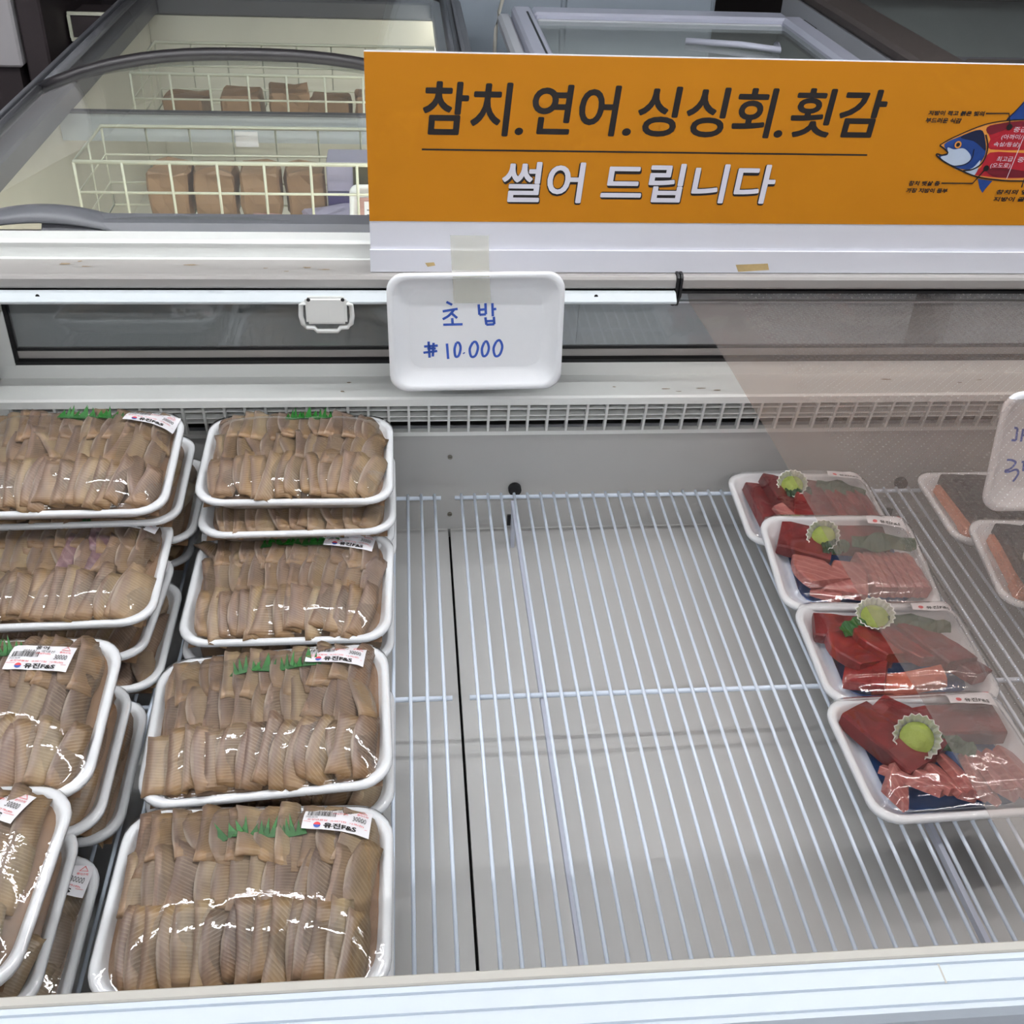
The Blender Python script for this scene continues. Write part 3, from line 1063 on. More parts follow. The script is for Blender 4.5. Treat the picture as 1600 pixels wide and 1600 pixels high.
stroke('outline', outline, 2.2 * PXU, M_INK, fnS(0.0022), fish)
stroke('gill_line', smooth_pts([c6(x, y) for x, y in [(970, 740), (940, 860), (860, 930), (700, 955)]], 4), 1.2 * PXU, M_INK, fnS(0.0022), fish)
stroke('gill_line', smooth_pts([c6(x, y) for x, y in [(1115, 560), (1140, 720), (1080, 900), (960, 990), (830, 1010)]], 4), 2.2 * PXU, M_INK, fnS(0.0022), fish)
stroke('fin_line', [c6(1370, 385), c6(1500, 250), c6(1640, 110)], 1.4 * PXU, M_INK, fnS(0.0022), fish)
for a, b in (((1130, 768), (1500, 770)), ((1500, 770), (2300, 775))):
    pass
cx_, cy_ = c6(768, 685)
ring = [(cx_ + 4.2 * PXU * math.cos(a * math.pi / 8), cy_ + 4.2 * PXU * math.sin(a * math.pi / 8)) for a in range(16)]
stroke('eye_ring', ring, 2.2 * PXU, M_DIAGORANGE, fnS(0.0024), fish, closed=True)
mk('eye', [sp(cx_ + 2.8 * PXU * math.cos(a * math.pi / 8), cy_ + 2.8 * PXU * math.sin(a * math.pi / 8), 0.0023) for a in range(16)], [tuple(range(16))], M_INK, fish, False)
stroke('cut_line', [c6(1600, 560), c6(1375, 1110)], 1.0 * PXU, M_TEXTWHITE, fnS(0.0023), fish)
for pts in ([(1115, 295), (1405, 295), (1415, 440)], [(560, 1165), (950, 1168), (1110, 990)], [(1600, 1100), (1560, 1220)]):
    stroke('leader_line', [c6(x, y) for x, y in pts], 1.9 * PXU, M_INK, fnS(0.0024), face)
for x, y in ((1410, 465), (1120, 980)):
    cx_, cy_ = c6(x, y)
    mk('leader_dot', [sp(cx_ + 4.5 * PXU * math.cos(a * math.pi / 8), cy_ + 4.5 * PXU * math.sin(a * math.pi / 8), 0.0025) for a in range(16)], [tuple(range(16))], M_INK, face, False)


def c6box(x0, y0, x1, y1):
    return ((1400 + x0 * 0.125, 140 + y0 * 0.125), (1400 + x1 * 0.125, 140 + y1 * 0.125))


for s, b in (('지방이 적고 붉은 빛의', (405, 255, 1095, 330)), ('부드러운 식감', (370, 345, 805, 420)), ('참치 뱃살 중', (160, 1135, 535, 1200)), ('가장 지방이 풍부', (125, 1225, 630, 1290)), ('참치의 옆구리 살', (1255, 1245, 1950, 1312)), ('지방이 골고루 분포', (1215, 1335, 1980, 1400))):
    sign_text(s, c6box(*b), M_INK, 0.0024, 0.00035, 0.12, 'caption')
for s, b in (('중급', (1470, 465, 1620, 530)), ('(아까미/', (1320, 555, 1560, 630)), ('속살/등살)', (1220, 650, 1525, 720)), ('최고급', (1260, 830, 1445, 895)), ('(오도로)', (1180, 915, 1410, 985)), ('중급', (1520, 840, 1680, 905))):
    sign_text(s, c6box(*b), M_TEXTWHITE, 0.0026, 0.0, 0.1, 'caption')

# ------------------------------------------------------------------ hand-written foam price trays


def price_tray(label, corners, strokes_by_px, off_back, tape_px):
    """foam tray hung facing the viewer; corners = world TL, TR, BR, BL"""
    TL, TR, BR, BL = corners
    c = (TL + TR + BR + BL) / 4
    r = ((TR - TL) + (BR - BL)).normalized()
    u = ((TL - BL) + (TR - BR))
    u = (u - r * u.dot(r)).normalized()
    n = r.cross(u)
    W = ((TR - TL).length + (BR - BL).length) / 2
    D = ((TL - BL).length + (TR - BR).length) / 2
    t = thing('price_tray', label, 'price sign', c)
    R3 = Matrix((r, u, n)).transposed()
    me = tray_mesh('foam_tray', W, D, 0.02, 0.03)
    me.transform(R3.to_4x4())
    tray = link('foam_tray', me, M_FOAM, t, world_coords=False)

    def fn(a, b):
        z = -0.0155
        return r * a + u * b + n * z

    def px_uv(px, py):
        d = ray(px, py)
        o = Vector((0, 0, CAM_H))
        cc = c - n * 0.0155
        k = (cc - o).dot(n) / d.dot(n)
        p = o + d * k - c
        return p.dot(r), p.dot(u)
    for pts, w in strokes_by_px:
        stroke('marker_stroke', smooth_pts([px_uv(*p) for p in pts], 5), w, M_MARKER, fn, tray)
    return t, r, u, n, px_uv


o5 = lambda x, y: (560 + x * 0.3875, 340 + y * 0.3875)
ST = [
    [(355, 340), (378, 352)], [(340, 378), (400, 368)], [(385, 372), (365, 395), (340, 410)], [(375, 385), (398, 405)], [(378, 405), (380, 430)], [(342, 432), (420, 430)],
    [(485, 350), (488, 392)], [(512, 345), (514, 390)], [(487, 372), (512, 370)], [(488, 392), (514, 390)], [(540, 345), (542, 398)], [(542, 370), (556, 368)], [(512, 402), (516, 432)], [(546, 400), (548, 430)], [(514, 418), (547, 416)], [(516, 432), (548, 430)],
    [(283, 500), (287, 565)], [(303, 505), (300, 560)], [(265, 520), (320, 516)], [(262, 545), (318, 538)], [(278, 528), (312, 528)],
    [(357, 508), (362, 570)],
    [(395, 505), (388, 530), (392, 560), (405, 555), (412, 525), (405, 505), (395, 505)],
    [(424, 545), (427, 548)],
    [(462, 503), (449, 530), (455, 560), (472, 556), (482, 525), (474, 502), (462, 503)],
    [(508, 503), (498, 530), (503, 558), (518, 552), (526, 525), (518, 500), (508, 503)],
    [(556, 500), (545, 528), (552, 558), (570, 552), (580, 520), (570, 495), (556, 500)],
]
ST = [([o5(*p) for p in s], 0.0042) for s in ST]
pc = [on_y(603, 428, 1.694), on_y(875, 425, 1.694), on_y(884, 606, 1.684), on_y(610, 612, 1.684)]
pt, pr, pu, pn, puv = price_tray('white foam tray hung from the orange sign, handwritten 초밥 10.000 in blue', pc, ST, 0, None)
# yellowed tape from the sign down to the tray
u0, v0 = sign_uv(703, 366)
u1, v1 = sign_uv(762, 424)
tp = [S0 + sp(u0, v0, 0.0065), S0 + sp(u1, v0, 0.0065), S0 + sp(u1 + 0.002, 0.004, 0.0075), S0 + sp(u0 + 0.003, 0.004, 0.0075)]
top_y = pc[0]
a = on_y(707, 432, 1.690)
b = on_y(765, 431, 1.690)
c_ = on_y(709, 474, 1.7035)
d_ = on_y(767, 473, 1.7035)
mk('tape', tp + [b, a, d_, c_], [(0, 1, 2, 3), (3, 2, 4, 5), (5, 4, 6, 7)], M_TAPE, pt)

o7 = lambda x, y: (1400 + x * 0.125, 600 + y * 0.125)
ST2 = [
    [(1440, 540), (1415, 700)], [(1440, 540), (1520, 555)], [(1520, 555), (1500, 705)], [(1415, 700), (1500, 705)], [(1592, 560), (1562, 720)], [(1575, 640), (1640, 640)],
    [(1370, 950), (1440, 950), (1495, 985), (1430, 1060), (1360, 1085), (1400, 1100), (1500, 1070), (1530, 1110), (1500, 1170), (1460, 1220)], [(1570, 975), (1640, 970)], [(1600, 980), (1590, 1090)],
]
ST2 = [([o7(*p) for p in s], 0.0036) for s in ST2]
ya, yb = 1.37, 1.335
tl = on_y(1546, 616, ya)
bl_ = on_y(1556, 796, yb)
rightw = on_y(1810, 640, ya + 0.02) - tl
tr_ = tl + Vector((0.25, 0.0, 0.0))
br_ = bl_ + Vector((0.25, 0.0, 0.0))
price_tray('white foam tray with blue handwriting hanging under the milky blind', [tl, tr_, br_, bl_], ST2, 0, None)

# ------------------------------------------------------------------ wrapped fish packages
TW, TD, TDEP = 0.315, 0.25, 0.030
TRAY_ME = tray_mesh('foam_tray', TW, TD, TDEP)
TRAY_ME.materials.append(M_FOAM)
FILM_OUT = rrect(TW / 2, TD / 2, 0.045, 6)


def slice_mesh(seed, L=0.09, w=0.036):
    rnd = random.Random(seed)
    nx, ny = 5, 9
    bend = rnd.uniform(-0.007, 0.007)
    tw = rnd.uniform(-0.002, 0.002)
    top, bot = [], []
    for j in range(ny):
        v = j / (ny - 1)
        ww = w * (0.80 + 0.28 * math.sin(math.pi * min(1, 0.18 + v * 0.8)) + rnd.uniform(-0.03, 0.03))
        for i in range(nx):
            u = i / (nx - 1)
            x = (u - 0.5) * ww + bend * (v - 0.5) ** 2 * 4
            y = (v - 0.5) * L + (rnd.uniform(-0.003, 0.003) if j in (0, ny - 1) else 0)
            z = 0.0016 * (1 - (2 * u - 1) ** 2) + tw * math.sin(v * 9 + u * 2) - 0.002 * (2 * v - 1) ** 4
            top.append((x, y, z + 0.002))
            bot.append((x * 0.98, y * 0.985, z - 0.0022))
    vs = top + bot
    off = nx * ny
    fs = []
    for j in range(ny - 1):
        for i in range(nx - 1):
            a = j * nx + i
            fs.append((a, a + 1, a + nx + 1, a + nx))
    rim = [i for i in range(nx)] + [j * nx + nx - 1 for j in range(1, ny)] + [(ny - 1) * nx + i for i in range(nx - 2, -1, -1)] + [j * nx for j in range(ny - 2, 0, -1)]
    for k in range(len(rim)):
        a, b = rim[k], rim[(k + 1) % len(rim)]
        fs.append((b, a, a + off, b + off))
    me = bpy.data.meshes.new('fish_slice')
    me.from_pydata(vs, [], fs)
    for p in me.polygons:
        p.use_smooth = True
    me.materials.append(M_FISH)
    return me


SLICES = [slice_mesh(100 + k, 0.094, 0.029) for k in range(14)] + [slice_mesh(200 + k, 0.085, 0.042) for k in range(4)]


def heap(x, y, h0):
    u = min(1, abs(x) / 0.150)
    v = min(1, abs(y) / 0.119)
    return -0.016 + h0 * (1 - u ** 5) ** 0.7 * (1 - v ** (2.6 if y < 0 else 6.0)) ** 0.75


def leaf_mesh(seed):
    rnd = random.Random(seed)
    vs, fs = [], []
    n = 6
    w = 0.022
    for k in range(n):
        x = (k / (n - 1) - 0.5) * w
        h = 0.014 * (1 - 0.5 * abs(2 * k / (n - 1) - 1)) * rnd.uniform(0.7, 1.2)
        a = len(vs)
        vs += [(x - 0.0028, 0, 0), (x + 0.0028, 0, 0), (x + rnd.uniform(-0.003, 0.006), 0.003, h * 1.15), (x - 0.0024, 0.0012, 0.0), (x + 0.0032, 0.0012, 0.0)]
        fs += [(a, a + 1, a + 2), (a + 4, a + 3, a + 2), (a + 1, a + 4, a + 2), (a + 3, a, a + 2), (a, a + 3, a + 4, a + 1)]
    me = bpy.data.meshes.new('garnish_leaf')
    me.from_pydata(vs, [], fs)
    me.materials.append(M_LEAF)
    return me


LEAVES = [leaf_mesh(k) for k in range(4)]


def add_label(t, film, lx, ly, rz, zf, size=(0.078, 0.045), fishtext=True):
    ca, sa = math.cos(rz), math.sin(rz)
    w, h = size

    def fn_off(off):
        def fn(a, b):
            x = lx + ca * a - sa * b
            y = ly + sa * a + ca * b
            return (x, y, zf(x, y) + off)
        return fn
    base = fn_off(0.0012)
    out = rrect(w / 2, h / 2, 0.003, 2)
    vs, fs = [], []
    nx, ny = 10, 6
    for j in range(ny + 1):
        for i in range(nx + 1):
            vs.append(base((i / nx - 0.5) * w, (j / ny - 0.5) * h))
    for j in range(ny):
        for i in range(nx):
            a = j * (nx + 1) + i
            fs.append((a, a + 1, a + nx + 2, a + nx + 1))
    lab = mk('price_label', vs, fs, M_LABEL, t, False, True)
    f2 = fn_off(0.0021)
    text_on('label_name', '홍어', -0.010, 0.0135, 0.016, 0.0075, f2, M_INK, lab, 0.02, 0, 2)
    text_on('label_origin', '원산지 : 국내산', -0.024, 0.0075, 0.040, 0.005, f2, M_INK, lab, 0.0, 0, 1)
    text_on('label_price', '30000', 0.018, -0.0035, 0.0155, 0.0085, f2, M_INK, lab, 0.0, 0, 2)
    text_on('shop_name', '유진F&S', -0.014, -0.0205, 0.038, 0.0085, f2, M_INK, lab, 0.035, 0, 2)
    text_on('red_print', '포장년월일  소비기한  가격(원)', -0.034, -0.0105, 0.066, 0.0032, f2, M_RED, lab, 0.01, 0, 1)
    text_on('red_print', '100g당(원)', -0.006, 0.0038, 0.018, 0.0034, f2, M_RED, lab, 0.01, 0, 1)
    text_on('red_print', '플라스틱', 0.022, 0.008, 0.013, 0.0034, f2, M_RED, lab, 0.01, 0, 1)
    text_on('date_print', '2025.06.06', -0.0365, -0.0055, 0.014, 0.0034, f2, M_INK, lab, 0.0, 0, 1)
    tri = [(0.0285 + 0.0058 * math.cos(math.radians(a)), 0.0165 + 0.0045 * math.sin(math.radians(a))) for a in (90, 210, 330)]
    stroke('recycling_mark', [tri[0], tri[1], tri[2]], 0.0013, M_RED, f2, lab, closed=True)
    stroke('red_rule', [(-0.038, -0.0118), (0.036, -0.0118)], 0.0005, M_RED, f2, lab)
    ring = [(-0.0215 + 0.0042 * math.cos(a * math.pi / 7), -0.0165 + 0.0042 * math.sin(a * math.pi / 7)) for a in range(14)]
    mk('shop_emblem', [f2(*p) for p in ring], [tuple(range(8))], M_RED, lab, False)
    mk('shop_emblem', [f2(*p) for p in ring], [tuple([7, 8, 9, 10, 11, 12, 13, 0])], M_BLUEINK, lab, False)
    rnd = random.Random(7)
    x = -0.035
    vs, fs = [], []
    while x < -0.003:
        bw = rnd.choice((0.0004, 0.0006, 0.001))
        a = len(vs)
        vs += [f2(x, -0.0012), f2(x + bw, -0.0012), f2(x + bw, 0.0085), f2(x, 0.0085)]
        fs.append((a, a + 1, a + 2, a + 3))
        x += bw + rnd.choice((0.0005, 0.0007, 0.0011))
    mk('barcode', vs, fs, M_INK, lab, False)
    return lab


PACK_GROUP = 'wrapped trays of skate slices'


def package(label, loc, yaw, tilt, roll=0.0, seed=0, top=True, h0=0.036, rows=None, leaves=None, lab=None):
    t = thing('fish_package', label, 'fish package', loc, (math.radians(tilt), math.radians(roll), math.radians(yaw)), PACK_GROUP)
    o = bpy.data.objects.new('foam_tray', TRAY_ME)
    COL.objects.link(o)
    o.parent = t
    rnd = random.Random(seed)
    # flesh bed
    vs, fs = [], []
    nx, ny = 14, 12
    for j in range(ny + 1):
        for i in range(nx + 1):
            x = (i / nx - 0.5) * 0.286
            y = (j / ny - 0.5) * 0.224
            vs.append((x, y, heap(x, y, h0) - 0.0035 + 0.0015 * noise.noise(Vector((x * 60, y * 60, seed)))))
    for j in range(ny):
        for i in range(nx):
            a = j * (nx + 1) + i
            fs.append((a, a + 1, a + nx + 2, a + nx + 1))
    mk('flesh_bed', vs, fs, M_FISHBED, t, False, True)
    rows = rows or [(0.075, 11, 0.0), (0.015, 11, 0.0), (-0.065, 12, 0.0)]
    for ri, (yc, n, ya) in enumerate(rows):
        for k in range(n):
            x = -0.120 + 0.242 * k / max(1, n - 1) + rnd.uniform(-0.004, 0.004)
            y = yc + rnd.uniform(-0.006, 0.006)
            me = SLICES[rnd.randrange(18)] if rnd.random() < 0.3 else SLICES[rnd.randrange(14)]
            e = 0.006
            gx = (heap(x + e, y, h0) - heap(x - e, y, h0)) / (2 * e)
            gy = (heap(x, y + 0.03, h0) - heap(x, y - 0.03, h0)) / 0.06
            s = bpy.data.objects.new('fish_slice', me)
            COL.objects.link(s)
            s.parent = t
            if seed == 15 and 0.02 < x < 0.09 and y > -0.02 and k % 2 == 0:
                s.material_slots[0].link = 'OBJECT'
                s.material_slots[0].material = M_FISHPURPLE
            z = max(heap(x, y, h0), heap(x, y - 0.02, h0) * 0.7 + heap(x, y, h0) * 0.3) + 0.001 + 0.002 * ri
            s.location = (x, y, z)
            s.rotation_euler = (math.atan(gy) * 0.9, -math.atan(max(-0.7, min(0.7, gx))) * 0.8 + rnd.uniform(0.18, 0.42), rnd.uniform(-0.12, 0.12) + ya + (0.4 if rnd.random() < 0.05 else 0) - x * 1.0)
            s.scale = (rnd.uniform(0.85, 1.2), rnd.uniform(0.85, 1.1), 1.0)

    sp_ = 0.236 / 10.0

    def zf(x, y):
        hz = heap(x, y, h0) + 0.0100
        hz += 0.0008 * abs(math.sin(math.pi * (x / sp_ + seed * 0.37))) * (1 if abs(x) < 0.12 else 0)
        hz += 0.0020 * noise.noise(Vector((x * 22 + seed * 3.1, y * 18, 0.5))) + 0.0005 * noise.noise(Vector((x * 90 + seed, y * 60, 4.5)))
        ex = max(0.0, 1 - max(abs(x) / (TW / 2), abs(y) / (TD / 2)))
        k = min(1.0, ex / 0.075)
        k = k * k * (3 - 2 * k)
        flat = 0.0038
        return flat + (max(hz, flat) - flat) * k
    vs, fs = [(0, 0, zf(0, 0))], []
    K = 22
    n = len(FILM_OUT)
    for k in range(1, K + 1):
        s = k / K
        for x, y in FILM_OUT:
            vs.append((x * s, y * s, zf(x * s, y * s)))
    for x, y in FILM_OUT:
        vs.append((x * 1.004, y * 1.005, -0.002))
    for x, y in FILM_OUT:
        vs.append((x * 0.955, y * 0.945, -0.015))
    for i in range(n):
        fs.append((0, 1 + i, 1 + (i + 1) % n))
    for k in range(K + 1):
        for i in range(n):
            a = 1 + k * n
            fs.append((a + i, a + n + i, a + n + (i + 1) % n, a + (i + 1) % n))
    film = mk('cling_film', vs, fs, M_FILM, t, False, True)
    if leaves:
        for (x, y, rz) in leaves:
            lf = bpy.data.objects.new('garnish_leaf', LEAVES[rnd.randrange(4)])
            COL.objects.link(lf)
            lf.parent = t
            lf.location = (x, y, zf(x, y) - 0.0025)
            lf.rotation_euler = (-1.25, rnd.uniform(-0.2, 0.2), rz)
            lf.scale = (1.35, 1.3, 1.9)
    if lab:
        add_label(t, film, lab[0], lab[1], lab[2], zf)
    return t


R2 = [(0.068, 15, 0.0), (0.012, 14, 0.0), (-0.070, 16, 0.0)]
RT2 = [(0.068, 14, 0.0), (0.0, 14, 0.0), (-0.070, 15, 0.0)]
LV = [(-0.03, 0.066, 0.1), (0.0, 0.066, 0), (0.03, 0.066, -0.1)]
# right-hand column of the pale fish, far to near
package('wrapped skate package directly below the air grille, top of its stack, beside the wire shelf', (-0.1861, 1.5806, 0.1715), 0.4, 2.7, 0.8, 1, True, 0.034, RT2, [(-0.012, 0.085, 0), (0.012, 0.088, 0), (0.035, 0.086, 0)])
package('shaded skate package second from top under the farthest right-hand package', (-0.183, 1.552, 0.125), 0.6, 0, 0, 2, False, 0.020, RT2)
package('skate package third from top in the farthest right-hand stack', (-0.186, 1.572, 0.078), 0, 0, 0, 3, False, 0.014, [(0.06, 8, 0), (-0.05, 8, 0)])
package('skate package at the bottom of the farthest right-hand stack', (-0.184, 1.59, 0.034), 0, 0, 0, 4, False, 0.012, [(0.06, 8, 0), (-0.05, 8, 0)])
package('wrapped skate package, second from the grille in the column beside the empty shelf', (-0.1883, 1.361, 0.074), -1.0, 3.0, -1.0, 5, True, 0.031, R2, [(-0.035, 0.073, 0.2), (0.0, 0.073, 0), (0.03, 0.073, 0), (0.055, 0.076, 0.3)], (0.088, 0.086, -0.12))
package('skate package hidden beneath the one second from the grille beside the empty shelf', (-0.187, 1.350, 0.034), 0, 0, 0, 6, False, 0.010, [(0.06, 8, 0), (-0.05, 8, 0)])
package('wrapped skate package, third from the grille, turned slightly, in the column beside the empty shelf', (-0.1893, 1.049, 0.0997), 1.8, 3.0, -3.0, 7, True, 0.037, R2, [(-0.035, 0.062, 0.2), (-0.005, 0.062, 0), (0.025, 0.062, 0), (0.05, 0.066, 0)], (0.088, 0.088, -0.12))
package('skate package peeking out beneath the slightly turned third package', (-0.186, 1.053, 0.041), 0, 0, 0, 8, False, 0.022, RT2)
package('wrapped skate package nearest the front lip beside the empty shelf', (-0.1865, 0.782, 0.0925), -0.6, 0.5, 1.5, 9, True, 0.038, [(0.068, 15, 0.0), (0.010, 14, 0.0), (-0.072, 16, 0.10)], [(-0.03, 0.058, 0.5), (-0.008, 0.06, 0), (0.015, 0.06, 0), (0.04, 0.06, 0.2)], (0.092, 0.088, -0.08))
package('skate package hidden beneath the package nearest the front lip', (-0.186, 0.79, 0.041), 0, 0, 0, 10, False, 0.018, [(0.06, 8, 0), (-0.05, 8, 0)])
# left-hand column, far to near
package('leftmost farthest skate package, top of its stack, with label and long garnish', (-0.5255, 1.512, 0.212), 0.2, 6.8, 0, 11, True, 0.036, R2, [(-0.02, 0.082, 0), (0.002, 0.082, 0), (0.022, 0.082, 0.1), (0.046, 0.08, 0)], (0.108, 0.088, -0.15))
package('skate package second from top in the leftmost farthest stack', (-0.5195, 1.545, 0.158), 1.4, 2.0, 0, 12, False, 0.020, RT2)
package('dark skate package third from top in the leftmost farthest stack', (-0.508, 1.57, 0.098), 2, 0, 0, 13, False, 0.022, RT2)
package('skate package at the bottom of the leftmost farthest stack', (-0.52, 1.585, 0.041), 0, 0, 0, 14, False, 0.018, [(0.06, 8, 0), (-0.05, 8, 0)])
package('leftmost skate package with purple streaks, second from the grille, top of its stack', (-0.5275, 1.345, 0.126), 1.3, 1.5, 0, 15, True, 0.032, R2, [(-0.01, 0.086, 0), (0.015, 0.086, 0), (0.035, 0.086, 0.1), (0.055, 0.085, 0)], (0.098, 0.096, -0.15))
package('skate package second from top, below the leftmost one with purple streaks', (-0.537, 1.333, 0.072), -2.6, -1.0, 0, 16, False, 0.022, RT2, None, (0.11, 0.085, -0.1))
package('skate package at the bottom of the leftmost stack second from the grille', (-0.522, 1.305, 0.034), 0, 0, 0, 17, False, 0.010, RT2)
package('leftmost skate package third from the grille with a large flat label', (-0.537, 1.015, 0.157), 0.0, 6.0, 0, 18, True, 0.037, [(0.068, 14, 0.0), (0.005, 13, 0.1), (-0.070, 15, 0.1)], [(0.025, 0.078, 0.4), (0.005, 0.074, 0)], (0.066, 0.068, -0.08))
package('skate package second from top, below the one with a large flat label', (-0.533, 1.005, 0.092), 0.6, 1.6, 0, 19, False, 0.030, RT2)
package('skate package at the bottom, below the one with a large flat label', (-0.526, 1.035, 0.034), 1.3, 0, 0, 20, False, 0.025, RT2)
package('leftmost nearest skate package by the front lip with a creased label', (-0.551, 0.783, 0.146), -3.4, 4.0, 0, 21, True, 0.036, [(0.068, 14, 0.0), (0.005, 13, 0.1), (-0.070, 14, 0.2)], None, (0.075, 0.088, -0.28))
package('skate package second from top under the leftmost nearest one', (-0.551, 0.778, 0.087), 0.5, 0.0, 0, 22, False, 0.028, RT2)
package('skate package with half-hidden label at the bottom of the leftmost nearest stack', (-0.535, 0.772, 0.034), 0, 0, 0, 23, False, 0.024, RT2, None, (0.108, 0.086, -0.1))

# ------------------------------------------------------------------ tuna packages
UW, UD, UDEP = 0.268, 0.222, 0.028
TUNA_TRAY = tray_mesh('foam_tray', UW, UD, UDEP, 0.038)
TUNA_TRAY.materials.append(M_FOAM)
UFILM = rrect(UW / 2, UD / 2, 0.038, 6)


def slab_mesh(name, L, w, h, m, seed, taper=0.8, bend=0.0, segs=7):
    """soft cut of fish: long rounded block, tapering, bent along its length"""
    rnd = random.Random(seed)
    vs, fs = [], []
    prof = [(-0.5, 0.0), (-0.5, 0.82), (-0.46, 0.95), (0.0, 1.0), (0.46, 0.95), (0.5, 0.82), (0.5, 0.0)]
    n = len(prof)
    for j in range(segs):
        v = j / (segs - 1)
        ww = w * (1 - (1 - taper) * v) * (0.97 if j in (0, segs - 1) else 1.0) * rnd.uniform(0.98, 1.02)
        hh = h * (0.93 if j in (0, segs - 1) else 1.0) * rnd.uniform(0.95, 1.05)
        for a, b in prof:
            vs.append((a * ww + bend * (v - 0.5) ** 2 * 4, (v - 0.5) * L, b * hh))
    for j in range(segs - 1):
        for i in range(n):
            k = (i + 1) % n
            fs.append((j * n + i, j * n + k, (j + 1) * n + k, (j + 1) * n + i))
    fs.append(tuple(range(n)))
    fs.append(tuple((segs - 1) * n + i for i in range(n - 1, -1, -1)))
    bm = bmesh.new()
    bv = [bm.verts.new(v) for v in vs]
    for f in fs:
        bm.faces.new([bv[i] for i in f])
    bmesh.ops.recalc_face_normals(bm, faces=bm.faces[:])
    me = bpy.data.meshes.new(name)
    bm.to_mesh(me)
    bm.free()
    me.materials.append(m)
    return me


def put(name, me, parent, loc, rot, sc=(1, 1, 1)):
    o = bpy.data.objects.new(name, me)
    COL.objects.link(o)
    o.parent = parent
    o.location = loc
    o.rotation_euler = tuple(math.radians(a) for a in rot)
    o.scale = sc
    return o


def cup(parent, loc, rot, r=0.020, h=0.020):
    vs, fs = [], []
    n = 40
    prof = [(0.62, 0.0), (1.06, 1.0), (1.10, 1.0), (0.70, 0.30), (0.0, 0.12)]
    for k, (s, z) in enumerate(prof[:-1]):
        for i in range(n):
            a = 2 * math.pi * i / n
            rr = r * s * (1 + (0.055 if i % 2 else -0.055) * (1 if k < 3 else 0.5))
            vs.append((rr * math.cos(a), rr * math.sin(a), h * z))
    for k in range(3):
        for i in range(n):
            j = (i + 1) % n
            fs.append((k * n + i, k * n + j, (k + 1) * n + j, (k + 1) * n + i))
    fs.append(tuple(3 * n + i for i in range(n)))
    fs.append(tuple(range(n - 1, -1, -1)))
    me = bpy.data.meshes.new('foil_cup')
    me.from_pydata(vs, [], fs)
    me.materials.append(M_FOIL)
    c = put('foil_cup', me, parent, loc, rot)
    vs, fs = [(0, 0, h * 0.9)], []
    for k in range(1, 5):
        for i in range(18):
            a = 2 * math.pi * i / 18
            s = k / 4
            vs.append((r * 0.80 * s * math.cos(a), r * 0.80 * s * math.sin(a), h * (0.9 - 0.35 * s ** 3) + 0.0012 * noise.noise(Vector((k * 1.3, i * 1.7, 2)))))
    for i in range(18):
        fs.append((0, 1 + i, 1 + (i + 1) % 18))
    for k in range(3):
        for i in range(18):
            a = 1 + k * 18
            fs.append((a + i, a + 18 + i, a + 18 + (i + 1) % 18, a + (i + 1) % 18))
    me = bpy.data.meshes.new('wasabi')
    me.from_pydata(vs, [], fs)
    for p in me.polygons:
        p.use_smooth = True
    me.materials.append(M_WASABI)
    put('wasabi', me, c, (0, 0, 0), (0, 0, 0))
    return c


def leaf_sheet(parent, loc, rot, w=0.10, d=0.03, seed=0, m=None):
    rnd = random.Random(seed)
    vs, fs = [], []
    nx = 10
    for j in range(3):
        for i in range(nx + 1):
            x = (i / nx - 0.5) * w
            y = (j / 2 - 0.5) * d * (1 - 0.4 * (2 * i / nx - 1) ** 2) + (rnd.uniform(-0.003, 0.003) if j != 1 else 0)
            vs.append((x, y, 0.003 * math.sin(i * 1.3 + j) + (0.002 if j == 1 else 0)))
    for j in range(2):
        for i in range(nx):
            a = j * (nx + 1) + i
            fs.append((a, a + 1, a + nx + 2, a + nx + 1))
    me = bpy.data.meshes.new('green_leaf')
    me.from_pydata(vs, [], fs)
    me.materials.append(m or M_LEAFD)
    return put('green_leaf', me, parent, loc, rot)


